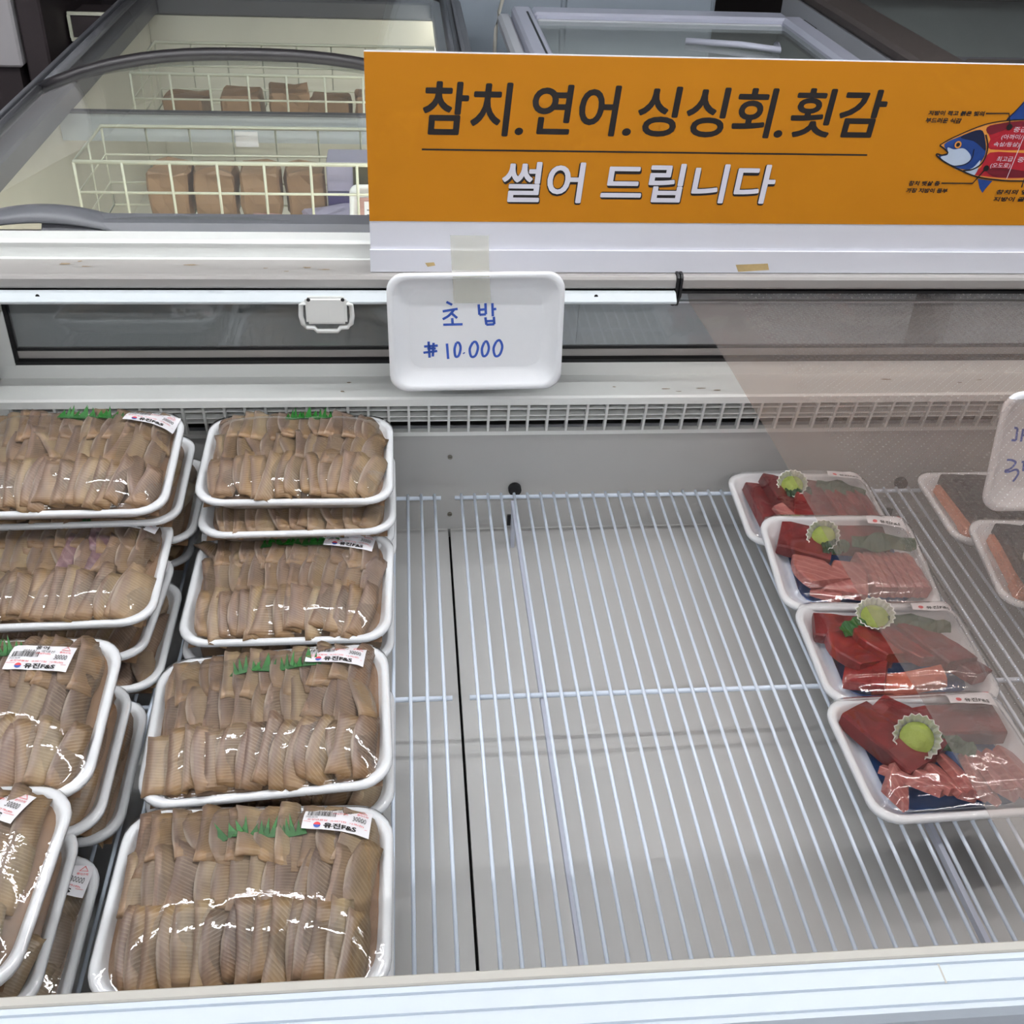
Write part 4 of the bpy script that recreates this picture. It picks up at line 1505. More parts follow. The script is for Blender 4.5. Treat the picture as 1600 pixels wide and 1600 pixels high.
def tuna_package(label, loc, yaw, tilt, pieces, seed, cupspec=None, lab=None, liner=True, filmh=0.032, group='wrapped trays of red tuna cuts', name='tuna_package', roll=0.0):
    t = thing(name, label, 'tuna package' if name == 'tuna_package' else 'fish package', loc, (math.radians(tilt), math.radians(roll), math.radians(yaw)), group)
    o = bpy.data.objects.new('foam_tray', TUNA_TRAY)
    COL.objects.link(o)
    o.parent = t
    if liner:
        vs, fs = [], []
        out = rrect(0.095, 0.082, 0.03, 4)
        for s, z in ((1.0, -0.013), (0.97, -0.018), (0.93, -0.0225)):
            for x, y in out:
                vs.append((x * s, y * s, z))
        n = len(out)
        for k in range(2):
            for i in range(n):
                fs.append((k * n + i, k * n + (i + 1) % n, (k + 1) * n + (i + 1) % n, (k + 1) * n + i))
        fs.append(tuple(2 * n + i for i in range(n)))
        mk('blue_liner', vs, fs, M_BLUE, t, False, True)
    for k, (nm, L, w, h, m, tp, bd, loc_, rot_) in enumerate(pieces):
        put(nm, slab_mesh(nm, L, w, h, m, seed * 50 + k, tp, bd), t, loc_, rot_)
    if cupspec:
        cup(t, *cupspec)

    def zf(x, y):
        ex = max(0.0, 1 - max(abs(x) / (UW / 2), abs(y) / (UD / 2)))
        k = min(1.0, ex / 0.28)
        k = k * k * (3 - 2 * k)
        hz = filmh - 0.010 * (abs(y) / (UD / 2)) ** 2 + 0.0055 * noise.noise(Vector((x * 17 + seed * 5, y * 17, 1.5))) + 0.0012 * noise.noise(Vector((x * 80 + seed, y * 80, 2.5)))
        return 0.0038 + (hz - 0.0038) * k
    vs, fs = [(0, 0, zf(0, 0))], []
    K = 20
    n = len(UFILM)
    for k in range(1, K + 1):
        s = k / K
        for x, y in UFILM:
            vs.append((x * s, y * s, zf(x * s, y * s)))
    for x, y in UFILM:
        vs.append((x * 1.004, y * 1.005, -0.002))
    for x, y in UFILM:
        vs.append((x * 0.95, y * 0.94, -0.015))
    for i in range(n):
        fs.append((0, 1 + i, 1 + (i + 1) % n))
    for k in range(K + 1):
        for i in range(n):
            a = 1 + k * n
            fs.append((a + i, a + n + i, a + n + (i + 1) % n, a + (i + 1) % n))
    film = mk('cling_film', vs, fs, M_FILM, t, False, True)
    if lab:
        ca, sa = math.cos(lab[2]), math.sin(lab[2])

        def fo(off):
            return lambda a, b: (lab[0] + ca * a - sa * b, lab[1] + sa * a + ca * b, zf(lab[0] + ca * a - sa * b, lab[1] + sa * a + ca * b) + off)
        f1, f2 = fo(0.0012), fo(0.0021)
        vs, fs = [], []
        for j in range(5):
            for i in range(9):
                vs.append(f1((i / 8 - 0.5) * 0.07, (j / 4 - 0.5) * 0.042))
        for j in range(4):
            for i in range(8):
                a = j * 9 + i
                fs.append((a, a + 1, a + 10, a + 9))
        lb = mk('price_label', vs, fs, M_LABEL, t, False, True)
        text_on('shop_name', '유진F&S', -0.014, -0.018, 0.036, 0.008, f2, M_INK, lb, 0.03, 0, 2)
        ring = [(-0.022 + 0.004 * math.cos(a * math.pi / 7), -0.014 + 0.004 * math.sin(a * math.pi / 7)) for a in range(14)]
        mk('shop_emblem', [f2(*p) for p in ring], [tuple(range(14))], M_RED, lb, False)
        tri = [(0.026 + 0.0055 * math.cos(math.radians(a)), 0.014 + 0.0045 * math.sin(math.radians(a))) for a in (90, 210, 330)]
        stroke('recycling_mark', tri, 0.0013, M_RED, f2, lb, closed=True)
        rnd = random.Random(3)
        x = -0.032
        vs, fs = [], []
        while x < -0.004:
            bw = rnd.choice((0.0004, 0.0006, 0.001))
            a = len(vs)
            vs += [f2(x, 0.0), f2(x + bw, 0.0), f2(x + bw, 0.010), f2(x, 0.010)]
            fs.append((a, a + 1, a + 2, a + 3))
            x += bw + rnd.choice((0.0005, 0.0007, 0.0011))
        mk('barcode', vs, fs, M_INK, lb, False)
    return t


def P(nm, L, w, h, m, tp, bd, x, y, z, rx=0, ry=0, rz=0):
    return (nm, L, w, h, m, tp, bd, (x, y, z), (rx, ry, rz))


# farthest: stacked dark slices
pcs = [P('tuna_slab', 0.15, 0.05, 0.02, M_TUNA, 0.9, 0, -0.08, 0.0, -0.016, 0, 12, 4), P('tuna_slab', 0.15, 0.05, 0.022, M_TUNA, 0.9, 0, -0.045, 0.012, -0.006, 0, 18, 8),
       P('tuna_slab', 0.13, 0.05, 0.02, M_TUNAR, 0.9, 0, -0.02, -0.03, -0.006, 0, 14, -18), P('tuna_slab', 0.12, 0.05, 0.02, M_TUNA, 0.8, 0, 0.02, 0.02, -0.010, 0, 8, 4),
       P('tuna_slice', 0.05, 0.03, 0.01, M_TUNAP, 0.8, 0, -0.058, -0.045, 0.012, 14, 0, 30)]
pcs += [P('tuna_slice', 0.12, 0.024, 0.018, M_TUNAR, 0.9, 0, 0.05 + 0.018 * k, -0.01, -0.008 + 0.001 * k, 0, 16, 4) for k in range(4)]
t1 = tuna_package('dark red tuna package farthest back, against the inner back wall', (0.728, 1.606, 0.0335), -2, 1.0, pcs, 31, ((-0.02, 0.052, 0.008), (26, -16, 0), 0.025, 0.02), (0.085, 0.075, -0.2))
leaf_sheet(t1, (-0.015, 0.03, 0.014), (20, 0, 10), 0.05, 0.03, 1)
leaf_sheet(t1, (0.07, 0.045, 0.012), (20, 0, -20), 0.09, 0.03, 2)
# second: dark slab behind, marbled pink in front
pcs = [P('tuna_slab', 0.09, 0.085, 0.022, M_TUNA, 0.9, 0, -0.062, 0.048, -0.014, 0, 6, 70), P('tuna_slab', 0.10, 0.06, 0.022, M_TUNA, 0.9, 0, 0.03, 0.055, -0.014, 0, 0, 88),
       P('tuna_slice', 0.085, 0.075, 0.016, M_TUNAP, 0.7, 0.01, -0.068, -0.025, -0.004, -14, 6, 12), P('tuna_slice', 0.09, 0.07, 0.016, M_TUNAP, 0.8, 0, -0.012, -0.045, -0.006, -10, -8, -20),
       P('tuna_slice', 0.05, 0.045, 0.012, M_TUNAP, 0.8, 0, -0.05, -0.066, -0.006, -10, 0, 60)]
pcs += [P('tuna_slice', 0.095, 0.016, 0.024, M_TUNAP, 0.9, 0, 0.022 + 0.0135 * k, -0.03, -0.012, -8, 14, 2) for k in range(7)]
t2 = tuna_package('tuna package second from the back with pale pink marbled slices in front', (0.734, 1.420, 0.052), -2.5, 8.0, pcs, 32, ((-0.030, 0.050, 0.004), (28, -20, -10), 0.025, 0.022), (0.08, 0.078, -0.12))
leaf_sheet(t2, (-0.02, 0.022, 0.013), (25, 0, 10), 0.05, 0.025, 3)
leaf_sheet(t2, (0.065, 0.03, 0.016), (12, 0, -4), 0.11, 0.034, 4)
# third: glossy deep red slices, orange trimming
pcs = [P('tuna_slab', 0.095, 0.06, 0.02, M_TUNA, 0.9, 0, -0.062, 0.052, -0.014, 0, 0, 78), P('tuna_slice', 0.10, 0.062, 0.018, M_TUNAR, 0.8, 0.02, -0.075, 0.002, -0.006, -8, 6, 14), P('tuna_slice', 0.10, 0.056, 0.018, M_TUNAR, 0.8, 0.02, -0.035, 0.012, 0.000, -10, 12, 12),
       P('tuna_slice', 0.11, 0.05, 0.018, M_TUNAR, 0.8, 0.02, 0.008, 0.006, 0.000, -10, 14, 16), P('tuna_slice', 0.06, 0.06, 0.016, M_TUNAR, 0.9, 0, -0.06, -0.052, -0.008, -16, 0, 66),
       P('tuna_slice', 0.11, 0.034, 0.018, M_TUNAO, 0.9, 0.006, 0.0, -0.068, -0.010, -14, 0, 86), P('tuna_slice', 0.11, 0.07, 0.024, M_TUNA, 0.8, 0, 0.06, 0.0, -0.004, -6, 14, 24), P('tuna_slice', 0.09, 0.05, 0.02, M_TUNA, 0.8, 0, 0.088, -0.03, -0.010, -8, 16, 30)]
t3 = tuna_package('glossy deep red tuna package third from the back with orange trimming and blue liner', (0.740, 1.215, 0.036), -1.5, 1.0, pcs, 33, ((-0.012, 0.064, 0.006), (14, -10, 0), 0.027, 0.020), (0.085, 0.078, -0.2))
leaf_sheet(t3, (-0.055, 0.04, 0.012), (15, 0, 30), 0.05, 0.03, 5, M_LEAF)
leaf_sheet(t3, (0.05, 0.045, 0.016), (12, 0, -14), 0.10, 0.03, 6)
# nearest: slab, wasabi, fan of pink slices
pcs = [P('tuna_slab', 0.125, 0.060, 0.026, M_TUNA, 0.95, 0, -0.066, 0.028, -0.012, 0, 4, 28), P('tuna_slab', 0.11, 0.052, 0.026, M_TUNA, 0.95, 0, -0.022, 0.050, -0.012, 0, 4, 40), P('tuna_slab', 0.12, 0.06, 0.026, M_TUNA, 0.9, 0, 0.05, 0.052, -0.012, 0, 0, 88)]
for k, (x, rz) in enumerate(((-0.082, -35), (-0.060, 40), (-0.040, 30), (-0.016, 12), (0.006, 2), (0.030, -14), (0.052, -8), (0.074, -6), (0.094, -4))):
    pcs.append(P('tuna_slice', 0.086, 0.042, 0.012, M_TUNAP, 0.55 if k < 6 else 0.8, 0, x, -0.043 - (0.004 if k % 2 else 0), -0.004 + 0.0004 * k, -12, 32, rz))
t4 = tuna_package('nearest tuna package with a wasabi cup and a fan of pink slices', (0.7265, 1.006, 0.034), 1.5, 1.0, pcs, 34, ((-0.028, 0.020, 0.008), (30, -22, 0), 0.029, 0.024), (0.075, 0.08, -0.15))
leaf_sheet(t4, (0.02, 0.005, 0.012), (15, 0, -30), 0.06, 0.025, 7)


def dark_pkg(label, loc, yaw, seed, tilt=1.0):
    pcs = [P('salmon_fillet', 0.15, 0.05, 0.018, M_SALMON, 0.95, 0, -0.075, 0.0, -0.020, 0, 4, 2), P('salmon_fillet', 0.20, 0.05, 0.018, M_SALMON, 0.9, 0, 0.0, -0.062, -0.020, 0, 0, 90)]
    pcs += [P('dark_fillet', 0.15, 0.055, 0.024, M_SKINDARK, 0.95, 0, -0.062 + 0.046 * k, 0.012, -0.006, -3, 6, 3) for k in range(4)]
    pcs += [P('dark_fillet', 0.19, 0.085, 0.010, M_SKINDARK, 0.9, 0, 0.012, 0.018, 0.014, 0, 0, 88)]
    return tuna_package(label, loc, yaw, tilt, pcs, seed, None, None, False, 0.028, 'wrapped trays of dark fillet', 'fillet_package')


dark_pkg('dark fillet package behind the tuna, farthest back under the blind', (1.098, 1.600, 0.034), -1, 41)
dark_pkg('dark fillet package second from the back at the right picture edge', (1.095, 1.388, 0.062), -6, 42, 4.0)
dark_pkg('fillet package cut off by the right picture edge, nearest of the dark ones', (1.122, 1.262, 0.108), -3, 43, 0.0)

# ------------------------------------------------------------------ freezers behind
fz = thing('chest_freezer', 'chest freezer with curved glass lids and grey frame behind the display case', 'freezer', (-0.36, 2.9, FLOOR_Z))
fx0, fx1, fy0, fy1 = -0.93, 0.20, 1.885, 4.15
ZR = 0.425


def rim_part(name, a, b, c, d, m, bev=0.006):
    return box(name, a, b, c, d, ZR - 0.055, ZR, m, fz, bev)


box('body_panel', fx0, fx0 + 0.05, fy0, fy1, FLOOR_Z + 0.05, ZR - 0.056, M_CABWHITE, fz)
box('body_panel', fx1 - 0.05, fx1, fy0, fy1, FLOOR_Z + 0.05, ZR - 0.056, M_CABWHITE, fz)
box('body_panel', fx0 + 0.051, fx1 - 0.051, fy0, fy0 + 0.05, FLOOR_Z + 0.05, ZR - 0.056, M_CABWHITE, fz)
box('body_panel', fx0 + 0.051, fx1 - 0.051, fy1 - 0.05, fy1, FLOOR_Z + 0.05, ZR - 0.056, M_CABWHITE, fz)
box('inner_floor', fx0 + 0.051, fx1 - 0.051, fy0 + 0.051, fy1 - 0.051, -0.12, -0.10, M_LINER, fz)
for nm, a in (('liner', (fx0 + 0.051, fx0 + 0.075, fy0 + 0.051, fy1 - 0.051)), ('liner', (fx1 - 0.075, fx1 - 0.051, fy0 + 0.051, fy1 - 0.051)), ('liner', (fx0 + 0.076, fx1 - 0.076, fy0 + 0.051, fy0 + 0.07)), ('liner', (fx0 + 0.076, fx1 - 0.076, fy1 - 0.07, fy1 - 0.051))):
    box(nm, a[0], a[1], a[2], a[3], -0.0995, ZR - 0.058, M_LINER, fz)
box('base', fx0 + 0.03, fx1 - 0.03, fy0 + 0.03, fy1 - 0.03, FLOOR_Z, FLOOR_Z + 0.049, M_BLACK, fz)
rim_part('rim', fx0, fx0 + 0.11, fy0, fy1, M_DKGREY)
rim_part('rim', fx1 - 0.10, fx1, fy0, fy1, M_DKGREY)
rim_part('rim', fx0 + 0.111, fx1 - 0.101, fy0, fy0 + 0.07, M_DKGREY)
rim_part('rim', fx0 + 0.111, fx1 - 0.101, fy1 - 0.08, fy1, M_DKGREY)
for k, xx in enumerate((fx0 + 0.028, fx0 + 0.062, fx1 - 0.06, fx1 - 0.03)):
    box('slide_rail', xx - 0.006, xx + 0.006, fy0 + 0.02, fy1 - 0.02, ZR + 0.0005, ZR + 0.016, M_DKGREY, fz, 0.002)
LX0, LX1 = -0.86, 0.135


def arch(x, base, h):
    u = (x - (LX0 + LX1) / 2) / ((LX1 - LX0) / 2)
    return base + h * (1 - abs(u) ** 2.6)


def lid(y0, y1, base, h0, h1):
    vs, fs = [], []
    nx, ny = 20, 8
    for j in range(ny + 1):
        v = j / ny
        for i in range(nx + 1):
            x = LX0 + (LX1 - LX0) * i / nx
            vs.append((x, y0 + (y1 - y0) * v, arch(x, base, h0 + (h1 - h0) * math.sin(v * math.pi / 2))))
    for j in range(ny):
        for i in range(nx):
            a = j * (nx + 1) + i
            fs.append((a, a + 1, a + nx + 2, a + nx + 1))
    mk('lid_glass', vs, fs, M_LIDGLASS, fz, smooth=True)
    pts = [(LX0 + (LX1 - LX0) * i / nx, y1, arch(LX0 + (LX1 - LX0) * i / nx, base, h1)) for i in range(nx + 1)]
    tube('lid_bar', pts, 0.015, M_DKGREY2, fz, 8)
    for x in (LX0, LX1):
        tube('lid_side', [(x, y0, base), (x, y1, base)], 0.012, M_DKGREY, fz, 8)


lid(1.895, 2.80, 0.447, 0.018, 0.088)
lid(2.78, 4.05, 0.444, 0.070, 0.075)
for xx in (fx1 - 0.083,):  # unseen glowing strips added to brighten the freezer interior
    m_, nt_, out_ = (MATS['fill_glow'], None, None) if 'fill_glow' in MATS else new_mat('fill_glow')
    if nt_ is not None:
        e_ = N(nt_, 'ShaderNodeEmission', Color=(1.0, 0.98, 0.9, 1), Strength=24.0)
        nt_.links.new(e_.outputs[0], out_.inputs[0])
    box('fill_strip', xx - 0.006, xx + 0.006, fy0 + 0.1, fy1 - 0.1, 0.345, 0.3605, m_, fz)
    box('fill_strip', fx0 + 0.12, fx1 - 0.12, fy0 + 0.072, fy0 + 0.084, 0.345, 0.3605, m_, fz)
# moulded grey grip at the front left of the lid
vs, fs = [], []
ns, nr = 18, 6
for i in range(ns + 1):
    u = i / ns
    x = -0.76 + 0.275 * u
    hgt = 0.444 + 0.040 * math.sin(math.pi * min(1, u * 0.93 + 0.04)) ** 0.75
    for j in range(nr + 1):
        v = j / nr
        y = 1.872 + 0.085 * v
        z = 0.440 + (hgt - 0.440) * math.sin(math.pi * (0.22 + 0.65 * v))
        vs.append((x, y, z))
for i in range(ns):
    for j in range(nr):
        a = i * (nr + 1) + j
        fs.append((a, a + nr + 1, a + nr + 2, a + 1))
grip = mk('lid_grip', vs, fs, M_DKGREY, fz, smooth=True)
sm = grip.modifiers.new('thick', 'SOLIDIFY')
sm.thickness = 0.005
prism_x('lid_front_frame', [(1.875, 0.432), (1.873, 0.452), (1.885, 0.462), (1.915, 0.468), (1.93, 0.455), (1.93, 0.432)], -0.62, 0.13, M_DKGREY, fz)
for px, py in ((70, 130), (130, 122), (190, 108)):
    pass


def basket(label, x0, x1, y0, y1, z0, z1):
    t = thing('wire_basket', label, 'basket', ((x0 + x1) / 2, (y0 + y1) / 2, z0), group='cream wire baskets in the chest freezer')
    r = 0.0032
    for z, rr in ((z1, 0.005), (z1 - 0.07, r), (z1 - 0.14, r), (z0, r)):
        tube('basket_wire', [(x0, y0, z), (x1, y0, z), (x1, y1, z), (x0, y1, z)], rr, M_BASKET, t, 6, True)
    n = int((x1 - x0) / 0.098)
    for k in range(n + 1):
        x = x0 + (x1 - x0) * k / n
        tube('basket_wire', [(x, y0 - 0.003, z1), (x, y0, z0), (x, y1, z0), (x, y1 + 0.003, z1)], r, M_BASKET, t, 6)
    m = max(2, int((y1 - y0) / 0.1))
    for k in range(m + 1):
        y = y0 + (y1 - y0) * k / m
        tube('basket_wire', [(x0, y, z1), (x0, y, z0), (x1, y, z0), (x1, y, z1)], r, M_BASKET, t, 6)
    return t


basket('cream wire basket nearest in the chest freezer, behind the front glass lid', -0.745, 0.10, 2.56, 2.84, 0.155, 0.352)
basket('cream wire basket farther back in the chest freezer, beyond the grey divider', -0.775, 0.10, 3.36, 3.75, 0.17, 0.352)
box('basket_divider', -0.852, 0.122, 2.875, 2.882, 0.305, 0.372, M_DIVIDER, fz)
box('divider_lip', -0.852, 0.122, 2.868, 2.89, 0.373, 0.379, M_DKGREY, fz)
p = on_y(385, 210, 2.873)
dvt = box('divider_tag', p.x - 0.028, p.x + 0.028, 2.870, 2.8745, 0.296, 0.334, M_LABEL, fz)


def pack(name, label, cat, x, y, z, w, d, h, m, rz=0.0, extra=None, group='frozen goods inside the chest freezer'):
    bm = bmesh.new()
    bmesh.ops.create_cube(bm, size=1.0)
    bmesh.ops.subdivide_edges(bm, edges=bm.edges[:], cuts=2, use_grid_fill=True)
    rnd = random.Random(int(abs(x * 977 + y * 131) * 10))
    for v in bm.verts:
        v.co = Vector((v.co.x * w, v.co.y * d, (v.co.z + 0.5) * h))
        v.co += Vector((rnd.uniform(-1, 1), rnd.uniform(-1, 1), rnd.uniform(-1, 1) if v.co.z > h * 0.5 else 0)) * 0.004
    bmesh.ops.bevel(bm, geom=[e for e in bm.edges if e.calc_face_angle(0) > 0.5], offset=0.006, segments=1, affect='EDGES')
    o = from_bm(name, bm, m, None)
    o.location = (x, y, z)
    o.rotation_euler = (0, 0, rz)
    tag(o, label, cat, group)
    return o


ZB = 0.159
pos = ['leftmost at the far side of the nearest basket', 'second from left at the far side of the nearest basket', 'third from left at the far side of the nearest basket', 'fourth from left at the far side of the nearest basket']
for k, x in enumerate((-0.58, -0.47, -0.36, -0.25)):
    pack('frozen_block', 'brown frozen fish block ' + pos[k], 'frozen food', x, 2.78, ZB, 0.095, 0.10, 0.115, M_KRAFT, 0.05 * (k - 1))
pos = ['leftmost in the basket beyond the divider', 'second from left in the basket beyond the divider', 'middle one in the basket beyond the divider', 'fourth from left in the basket beyond the divider', 'nearest the sign in the basket beyond the divider']
for k, x in enumerate((-0.64, -0.48, -0.34, -0.22, -0.09)):
    pack('frozen_block', 'brown frozen fish block ' + pos[k], 'frozen food', x, 3.45, 0.174, 0.115, 0.12, 0.10 + 0.012 * (k % 3), M_KRAFT, 0.06 * ((k * 7) % 5 - 2))
bx = thing('frozen_box', 'purple frozen food carton with pale picture top in the nearest basket', 'carton', (-0.108, 2.765, ZB), group=None)
box('carton_body', -0.085, 0.085, -0.055, 0.055, 0.0, 0.075, M_PURPLE, bx, 0.003, False)
box('carton_top', -0.085, 0.085, -0.050, 0.055, 0.0755, 0.15, M_BAG, bx, 0.003, False)
bt = box('carton_picture', -0.02, 0.07, -0.0525, -0.0502, 0.085, 0.14, M_PHOTO, bx, 0.0, False)
pack('frozen_bag', 'lilac frozen bag low in the nearest freezer basket', 'frozen food', -0.17, 2.66, ZB, 0.15, 0.09, 0.05, M_BAG, 0.3)
pack('frozen_pack', 'pinkish flat frozen pack low in the nearest freezer basket', 'frozen food', -0.30, 2.63, ZB, 0.16, 0.08, 0.035, M_PINKPACK, -0.1)
fp = thing('frozen_tray', 'white wrapped frozen tray with pale label standing beside the orange sign', 'frozen food', (-0.068, 2.525, 0.14), (math.radians(65), 0, 0))
me = tray_mesh('foam_tray', 0.13, 0.17, 0.018, 0.02)
put('foam_tray', me, fp, (0, 0.085, 0.0), (0, 0, 0)).data.materials.append(M_FOAM)
box('frozen_fish', -0.045, 0.045, 0.03, 0.14, -0.01, 0.004, M_PINKPACK, fp, 0.005, False)
lb = box('price_label', -0.03, 0.05, 0.05, 0.13, 0.0055, 0.0065, M_LABEL, fp, 0.0, False)
for k in range(5):
    box('label_line', -0.024, 0.03 - 0.006 * (k % 3), 0.065 + 0.011 * k, 0.068 + 0.011 * k, 0.0066, 0.0069, M_GREYINK, lb, 0.0, False)
pink = [on_y(x, y, 2.556) for x, y in ((211, 350), (213, 362), (220, 366), (228, 362), (227, 347))]
wtag = thing('price_tag', 'small pale tag with pink handwriting on the nearest basket', 'price tag', pink[1])
pw = [p_ - pink[1] for p_ in pink]
mk('tag_card', [(-0.03, 0.002, -0.03), (0.04, 0.002, -0.03), (0.04, 0.002, 0.03), (-0.03, 0.002, 0.03), (-0.03, 0.004, -0.03), (0.04, 0.004, -0.03), (0.04, 0.004, 0.03), (-0.03, 0.004, 0.03)], [(0, 1, 2, 3), (7, 6, 5, 4), (0, 4, 5, 1), (1, 5, 6, 2), (2, 6, 7, 3), (3, 7, 4, 0)], M_DIVIDER, wtag, False)
tube('pink_writing', pw, 0.0028, M_PINKMARK, wtag, 6, world_coords=False)
pack('frozen_carton', 'white carton at the far basket beside the orange sign', 'carton', 0.02, 3.46, 0.174, 0.12, 0.08, 0.06, M_LABEL, 0)

# white framed freezer behind the sign
f2 = thing('chest_freezer', 'white chest freezer with lilac lid frame behind the orange sign', 'freezer', (0.84, 3.3, FLOOR_Z))
a0, a1, b0, b1 = 0.36, 1.33, 2.55, 3.93
box('body_panel', a0 + 0.02, a0 + 0.07, b0, b1, FLOOR_Z + 0.04, 0.395, M_CABWHITE, f2)
box('body_panel', a1 - 0.07, a1 - 0.02, b0, b1, FLOOR_Z + 0.04, 0.395, M_CABWHITE, f2)
box('body_panel', a0 + 0.071, a1 - 0.071, b1 - 0.05, b1, FLOOR_Z + 0.04, 0.395, M_CABWHITE, f2)
box('body_panel', a0 + 0.071, a1 - 0.071, b0, b0 + 0.05, FLOOR_Z + 0.04, 0.395, M_CABWHITE, f2)
box('inner_floor', a0 + 0.071, a1 - 0.071, b0 + 0.051, b1 - 0.051, 0.05, 0.07, M_LINER, f2)
box('base', a0 + 0.04, a1 - 0.04, b0 + 0.02, b1 - 0.02, FLOOR_Z, FLOOR_Z + 0.039, M_BLACK, f2)
box('lid_frame', a0, a0 + 0.065, b0, b1, 0.40, 0.45, M_LILAC, f2, 0.008)
box('lid_frame', a1 - 0.075, a1, b0, b1 - 0.06, 0.40, 0.45, M_LILAC, f2, 0.012)
box('lid_frame', a0 + 0.066, a1 - 0.05, b1 - 0.10, b1, 0.40, 0.45, M_LILAC, f2, 0.008)
box('lid_frame', a0 + 0.066, a1 - 0.076, b0, b0 + 0.07, 0.40, 0.45, M_LILAC, f2, 0.008)
box('lid_inner_frame', a0 + 0.075, a1 - 0.08, b1 - 0.125, b1 - 0.101, 0.405, 0.432, M_CABWHITE, f2, 0.004)
box('lid_seam', a0 + 0.040, a0 + 0.046, b0 + 0.01, b1 - 0.09, 0.4502, 0.4512, M_BLACK, f2)
box('lid_glass', a0 + 0.066, a1 - 0.076, b0 + 0.071, b1 - 0.126, 0.425, 0.430, M_LIDGLASS, f2)
box('side_rim', a0 - 0.045, a0 - 0.001, b0, b1 + 0.01, 0.385, 0.425, M_CABWHITE, f2, 0.01)
h_ = tube('lid_handle', [(0.86, 3.52, 0.437), (1.02, 3.46, 0.442), (1.12, 3.40, 0.442), (1.13, 3.47, 0.442)], 0.010, M_LILAC, f2, 8)
pack('frozen_carton', 'pale carton inside the white chest freezer', 'carton', 1.08, 3.66, 0.0705, 0.10, 0.08, 0.26, M_LINER, 0.1, group=None)

# brown rimmed freezer at the right
f3 = thing('chest_freezer', 'chest freezer with broad brown rim at the top right corner', 'freezer', (1.95, 3.5, FLOOR_Z))
a0, a1, b0, b1 = 1.44, 2.6, 2.6, 4.45
box('body_panel', a0 + 0.004, a0 + 0.06, b0, b1, FLOOR_Z + 0.04, 0.43, M_CABWHITE, f3)
box('body_panel', a1 - 0.06, a1, b0, b1, FLOOR_Z + 0.04, 0.43, M_CABWHITE, f3)
box('body_panel', a0 + 0.061, a1 - 0.061, b0, b0 + 0.05, FLOOR_Z + 0.04, 0.43, M_CABWHITE, f3)
box('body_panel', a0 + 0.061, a1 - 0.061, b1 - 0.05, b1, FLOOR_Z + 0.04, 0.43, M_CABWHITE, f3)
box('inner_floor', a0 + 0.061, a1 - 0.061, b0 + 0.051, b1 - 0.051, 0.1, 0.12, M_LINER, f3)
box('base', a0 + 0.03, a1 - 0.03, b0 + 0.02, b1 - 0.02, FLOOR_Z, FLOOR_Z + 0.039, M_BLACK, f3)
box('rim', a0, a0 + 0.15, b0, b1, 0.431, 0.475, M_BROWNRIM, f3, 0.012)
box('rim', a1 - 0.14, a1, b0, b1, 0.431, 0.475, M_BROWNRIM, f3, 0.012)
box('rim', a0 + 0.151, a1 - 0.141, b0, b0 + 0.6, 0.431, 0.475, M_BROWNRIM, f3, 0.012)
box('rim', a0 + 0.151, a1 - 0.141, b1 - 0.12, b1, 0.431, 0.475, M_BROWNRIM, f3, 0.012)
box('lid_glass', a0 + 0.151, a1 - 0.141, b0 + 0.65, b1 - 0.13, 0.46, 0.465, M_LIDGLASS, f3)
box('lid_edge', a0 + 0.151, a1 - 0.141, b0 + 0.605, b0 + 0.645, 0.45, 0.468, M_DKGREY, f3)
box('vent_slot', a0 - 0.0015, a0 + 0.003, 4.02, 4.16, 0.36, 0.385, M_BLACK, f3)
box('rating_plate', a0 - 0.0012, a0 + 0.003, 4.0, 4.14, 0.20, 0.34, M_BEIGE, f3)
vs = []
me = tray_mesh('ice_tray', 0.50, 0.34, 0.05, 0.08)
me.materials.append(M_PANEBLUE)
it = put('ice_bin', me, None, (1.95, 3.55, 0.171), (0, 0, 0))
tag(it, 'pale rounded bin inside the brown rimmed freezer', 'bin')
pack('frozen_bag', 'dark grey bag inside the brown rimmed freezer', 'frozen food', 2.325, 3.75, 0.1205, 0.20, 0.3, 0.12, M_DARKBOX, 0.2, group=None)

# pale blue cabinet wall, dark aisle, boxes at the far left
cab = thing('storage_cabinet', 'pale blue-grey cabinet standing behind the freezers', 'cabinet', (0.55, 4.6, FLOOR_Z))
box('cabinet_body', 0.02, 1.16, 4.35, 4.9, FLOOR_Z, 1.5, M_PANEBLUE, cab, 0.01)
box('cabinet_plinth', 0.04, 1.14, 4.345, 4.349, FLOOR_Z + 0.001, FLOOR_Z + 0.08, M_DARKBOX, cab)
box('cabinet_door', 0.04, 0.58, 4.335, 4.3445, FLOOR_Z + 0.1, 1.48, M_PANEBLUE, cab, 0.003)
box('cabinet_door', 0.60, 1.14, 4.335, 4.3445, FLOOR_Z + 0.1, 1.48, M_PANEBLUE, cab, 0.003)
cb = tube('power_cable', [on_y(787, -6, 4.28), on_y(780, 18, 4.25), on_y(775, 45, 4.22), on_y(773, 75, 4.2), Vector((on_y(773, 75, 4.2).x, 4.2, FLOOR_Z + 0.02))], 0.007, M_CABLE, None, 6)
tag(cb, 'cream power cable hanging in front of the pale blue cabinet', 'cable')
bk = thing('shelf_unit', 'dark shelf unit in the aisle at the top right', 'shelf unit', (1.8, 5.6, FLOOR_Z))
box('shelf_back', 1.17, 4.6, 5.9, 6.0, FLOOR_Z, 1.6, M_GAP, bk)
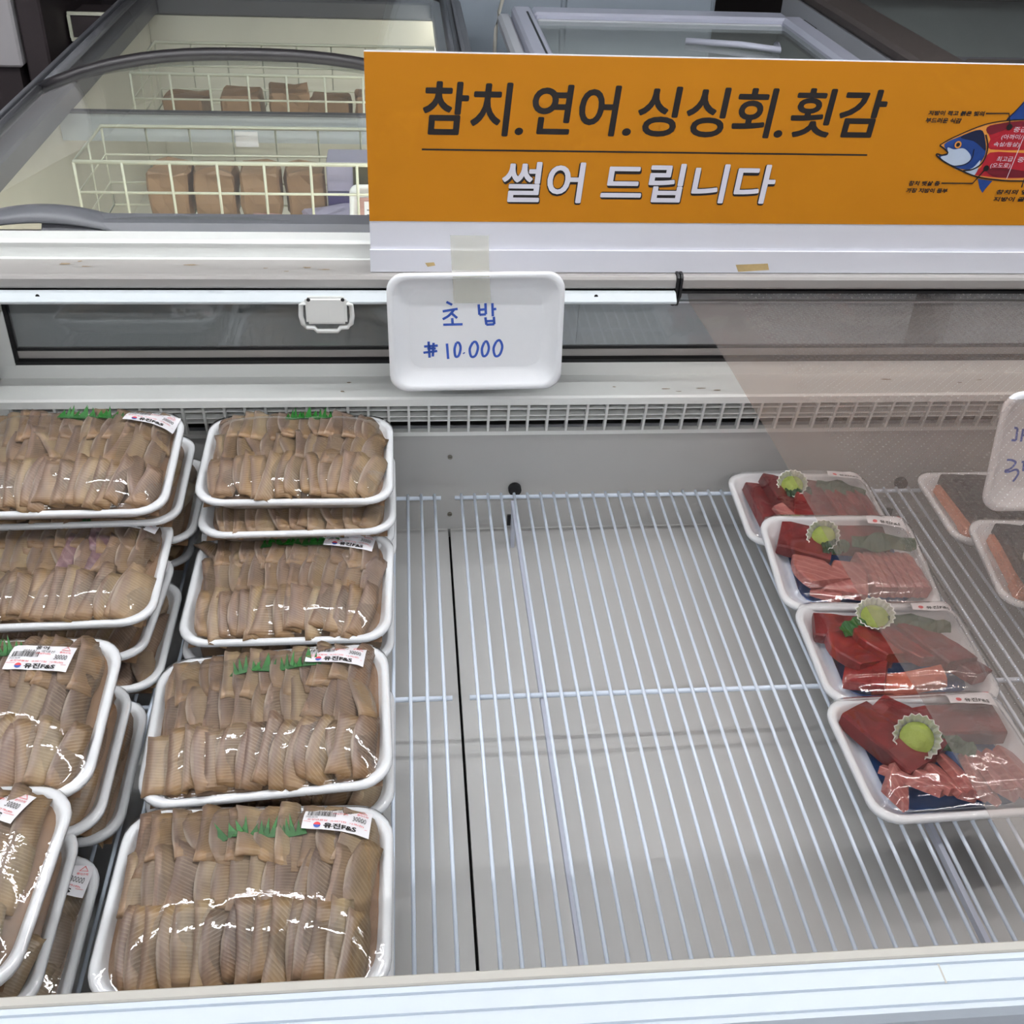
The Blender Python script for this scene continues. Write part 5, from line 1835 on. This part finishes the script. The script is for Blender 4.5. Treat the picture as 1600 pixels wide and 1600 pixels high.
for k in range(9):
    box('shelf_slat', 2.35 + 0.075 * k, 2.362 + 0.075 * k, 5.2, 5.898, 0.2, 0.215, M_CABWHITE, bk)
box('shelf_board', 1.2, 4.6, 5.2, 5.898, 0.15, 0.199, M_GAP, bk)
box('shelf_side', 1.17, 1.199, 5.2, 5.898, FLOOR_Z, 1.6, M_GAP, bk)

pb = on_z(0, 110, FLOOR_Z)
wb = thing('white_cabinet', 'white cabinet at the top left corner beyond the freezer', 'cabinet', (-1.6, 3.9, FLOOR_Z))
q = on_y(38, 106, 4.3)
box('cabinet_side', q.x - 0.9, q.x - 0.004, 4.3, 5.0, q.z, 1.4, M_BEIGE, wb, 0.008)
box('cabinet_plinth', q.x - 0.86, q.x - 0.03, 4.34, 4.96, FLOOR_Z, q.z - 0.001, M_DARKBOX, wb)
q2 = on_y(118, 60, 4.7)
dbx = thing('dark_cabinet', 'dark brown cabinet next to the white one at the top left', 'cabinet', (q.x + 0.3, 4.7, FLOOR_Z))
box('cabinet_body', q.x + 0.004, q2.x, 4.32, 5.2, q.z - 0.10, 1.4, M_DARKBOX, dbx, 0.008)
box('cabinet_plinth', q.x + 0.03, q2.x - 0.03, 4.36, 5.15, FLOOR_Z, q.z - 0.101, M_BLACK, dbx)
struct(box('wall_back', -6, 7, 7.4, 7.5, FLOOR_Z, CEIL_Z, M_DARKBOX))
cz = on_y(140, 50, 4.6)
sb = thing('small_crate', 'small cream framed crate in the dark aisle at the top left', 'crate', (cz.x, cz.y, FLOOR_Z))
ch = cz.z - FLOOR_Z
box('crate_body', -0.06, 0.10, 0.0, 0.2, 0.0, ch + 0.06, M_DARKBOX, sb, 0, False)
for a in ((-0.07, 0.11, 0.0605, 0.072), (-0.07, 0.11, -0.032, -0.02)):
    box('crate_edge', a[0], a[1], -0.010, -0.0005, ch + a[2], ch + a[3], M_BASKET, sb, 0, False)
box('crate_edge', -0.072, -0.0605, -0.010, -0.0005, ch - 0.02, ch + 0.06, M_BASKET, sb, 0, False)
box('crate_edge', 0.1005, 0.112, -0.010, -0.0005, ch - 0.02, ch + 0.06, M_BASKET, sb, 0, False)
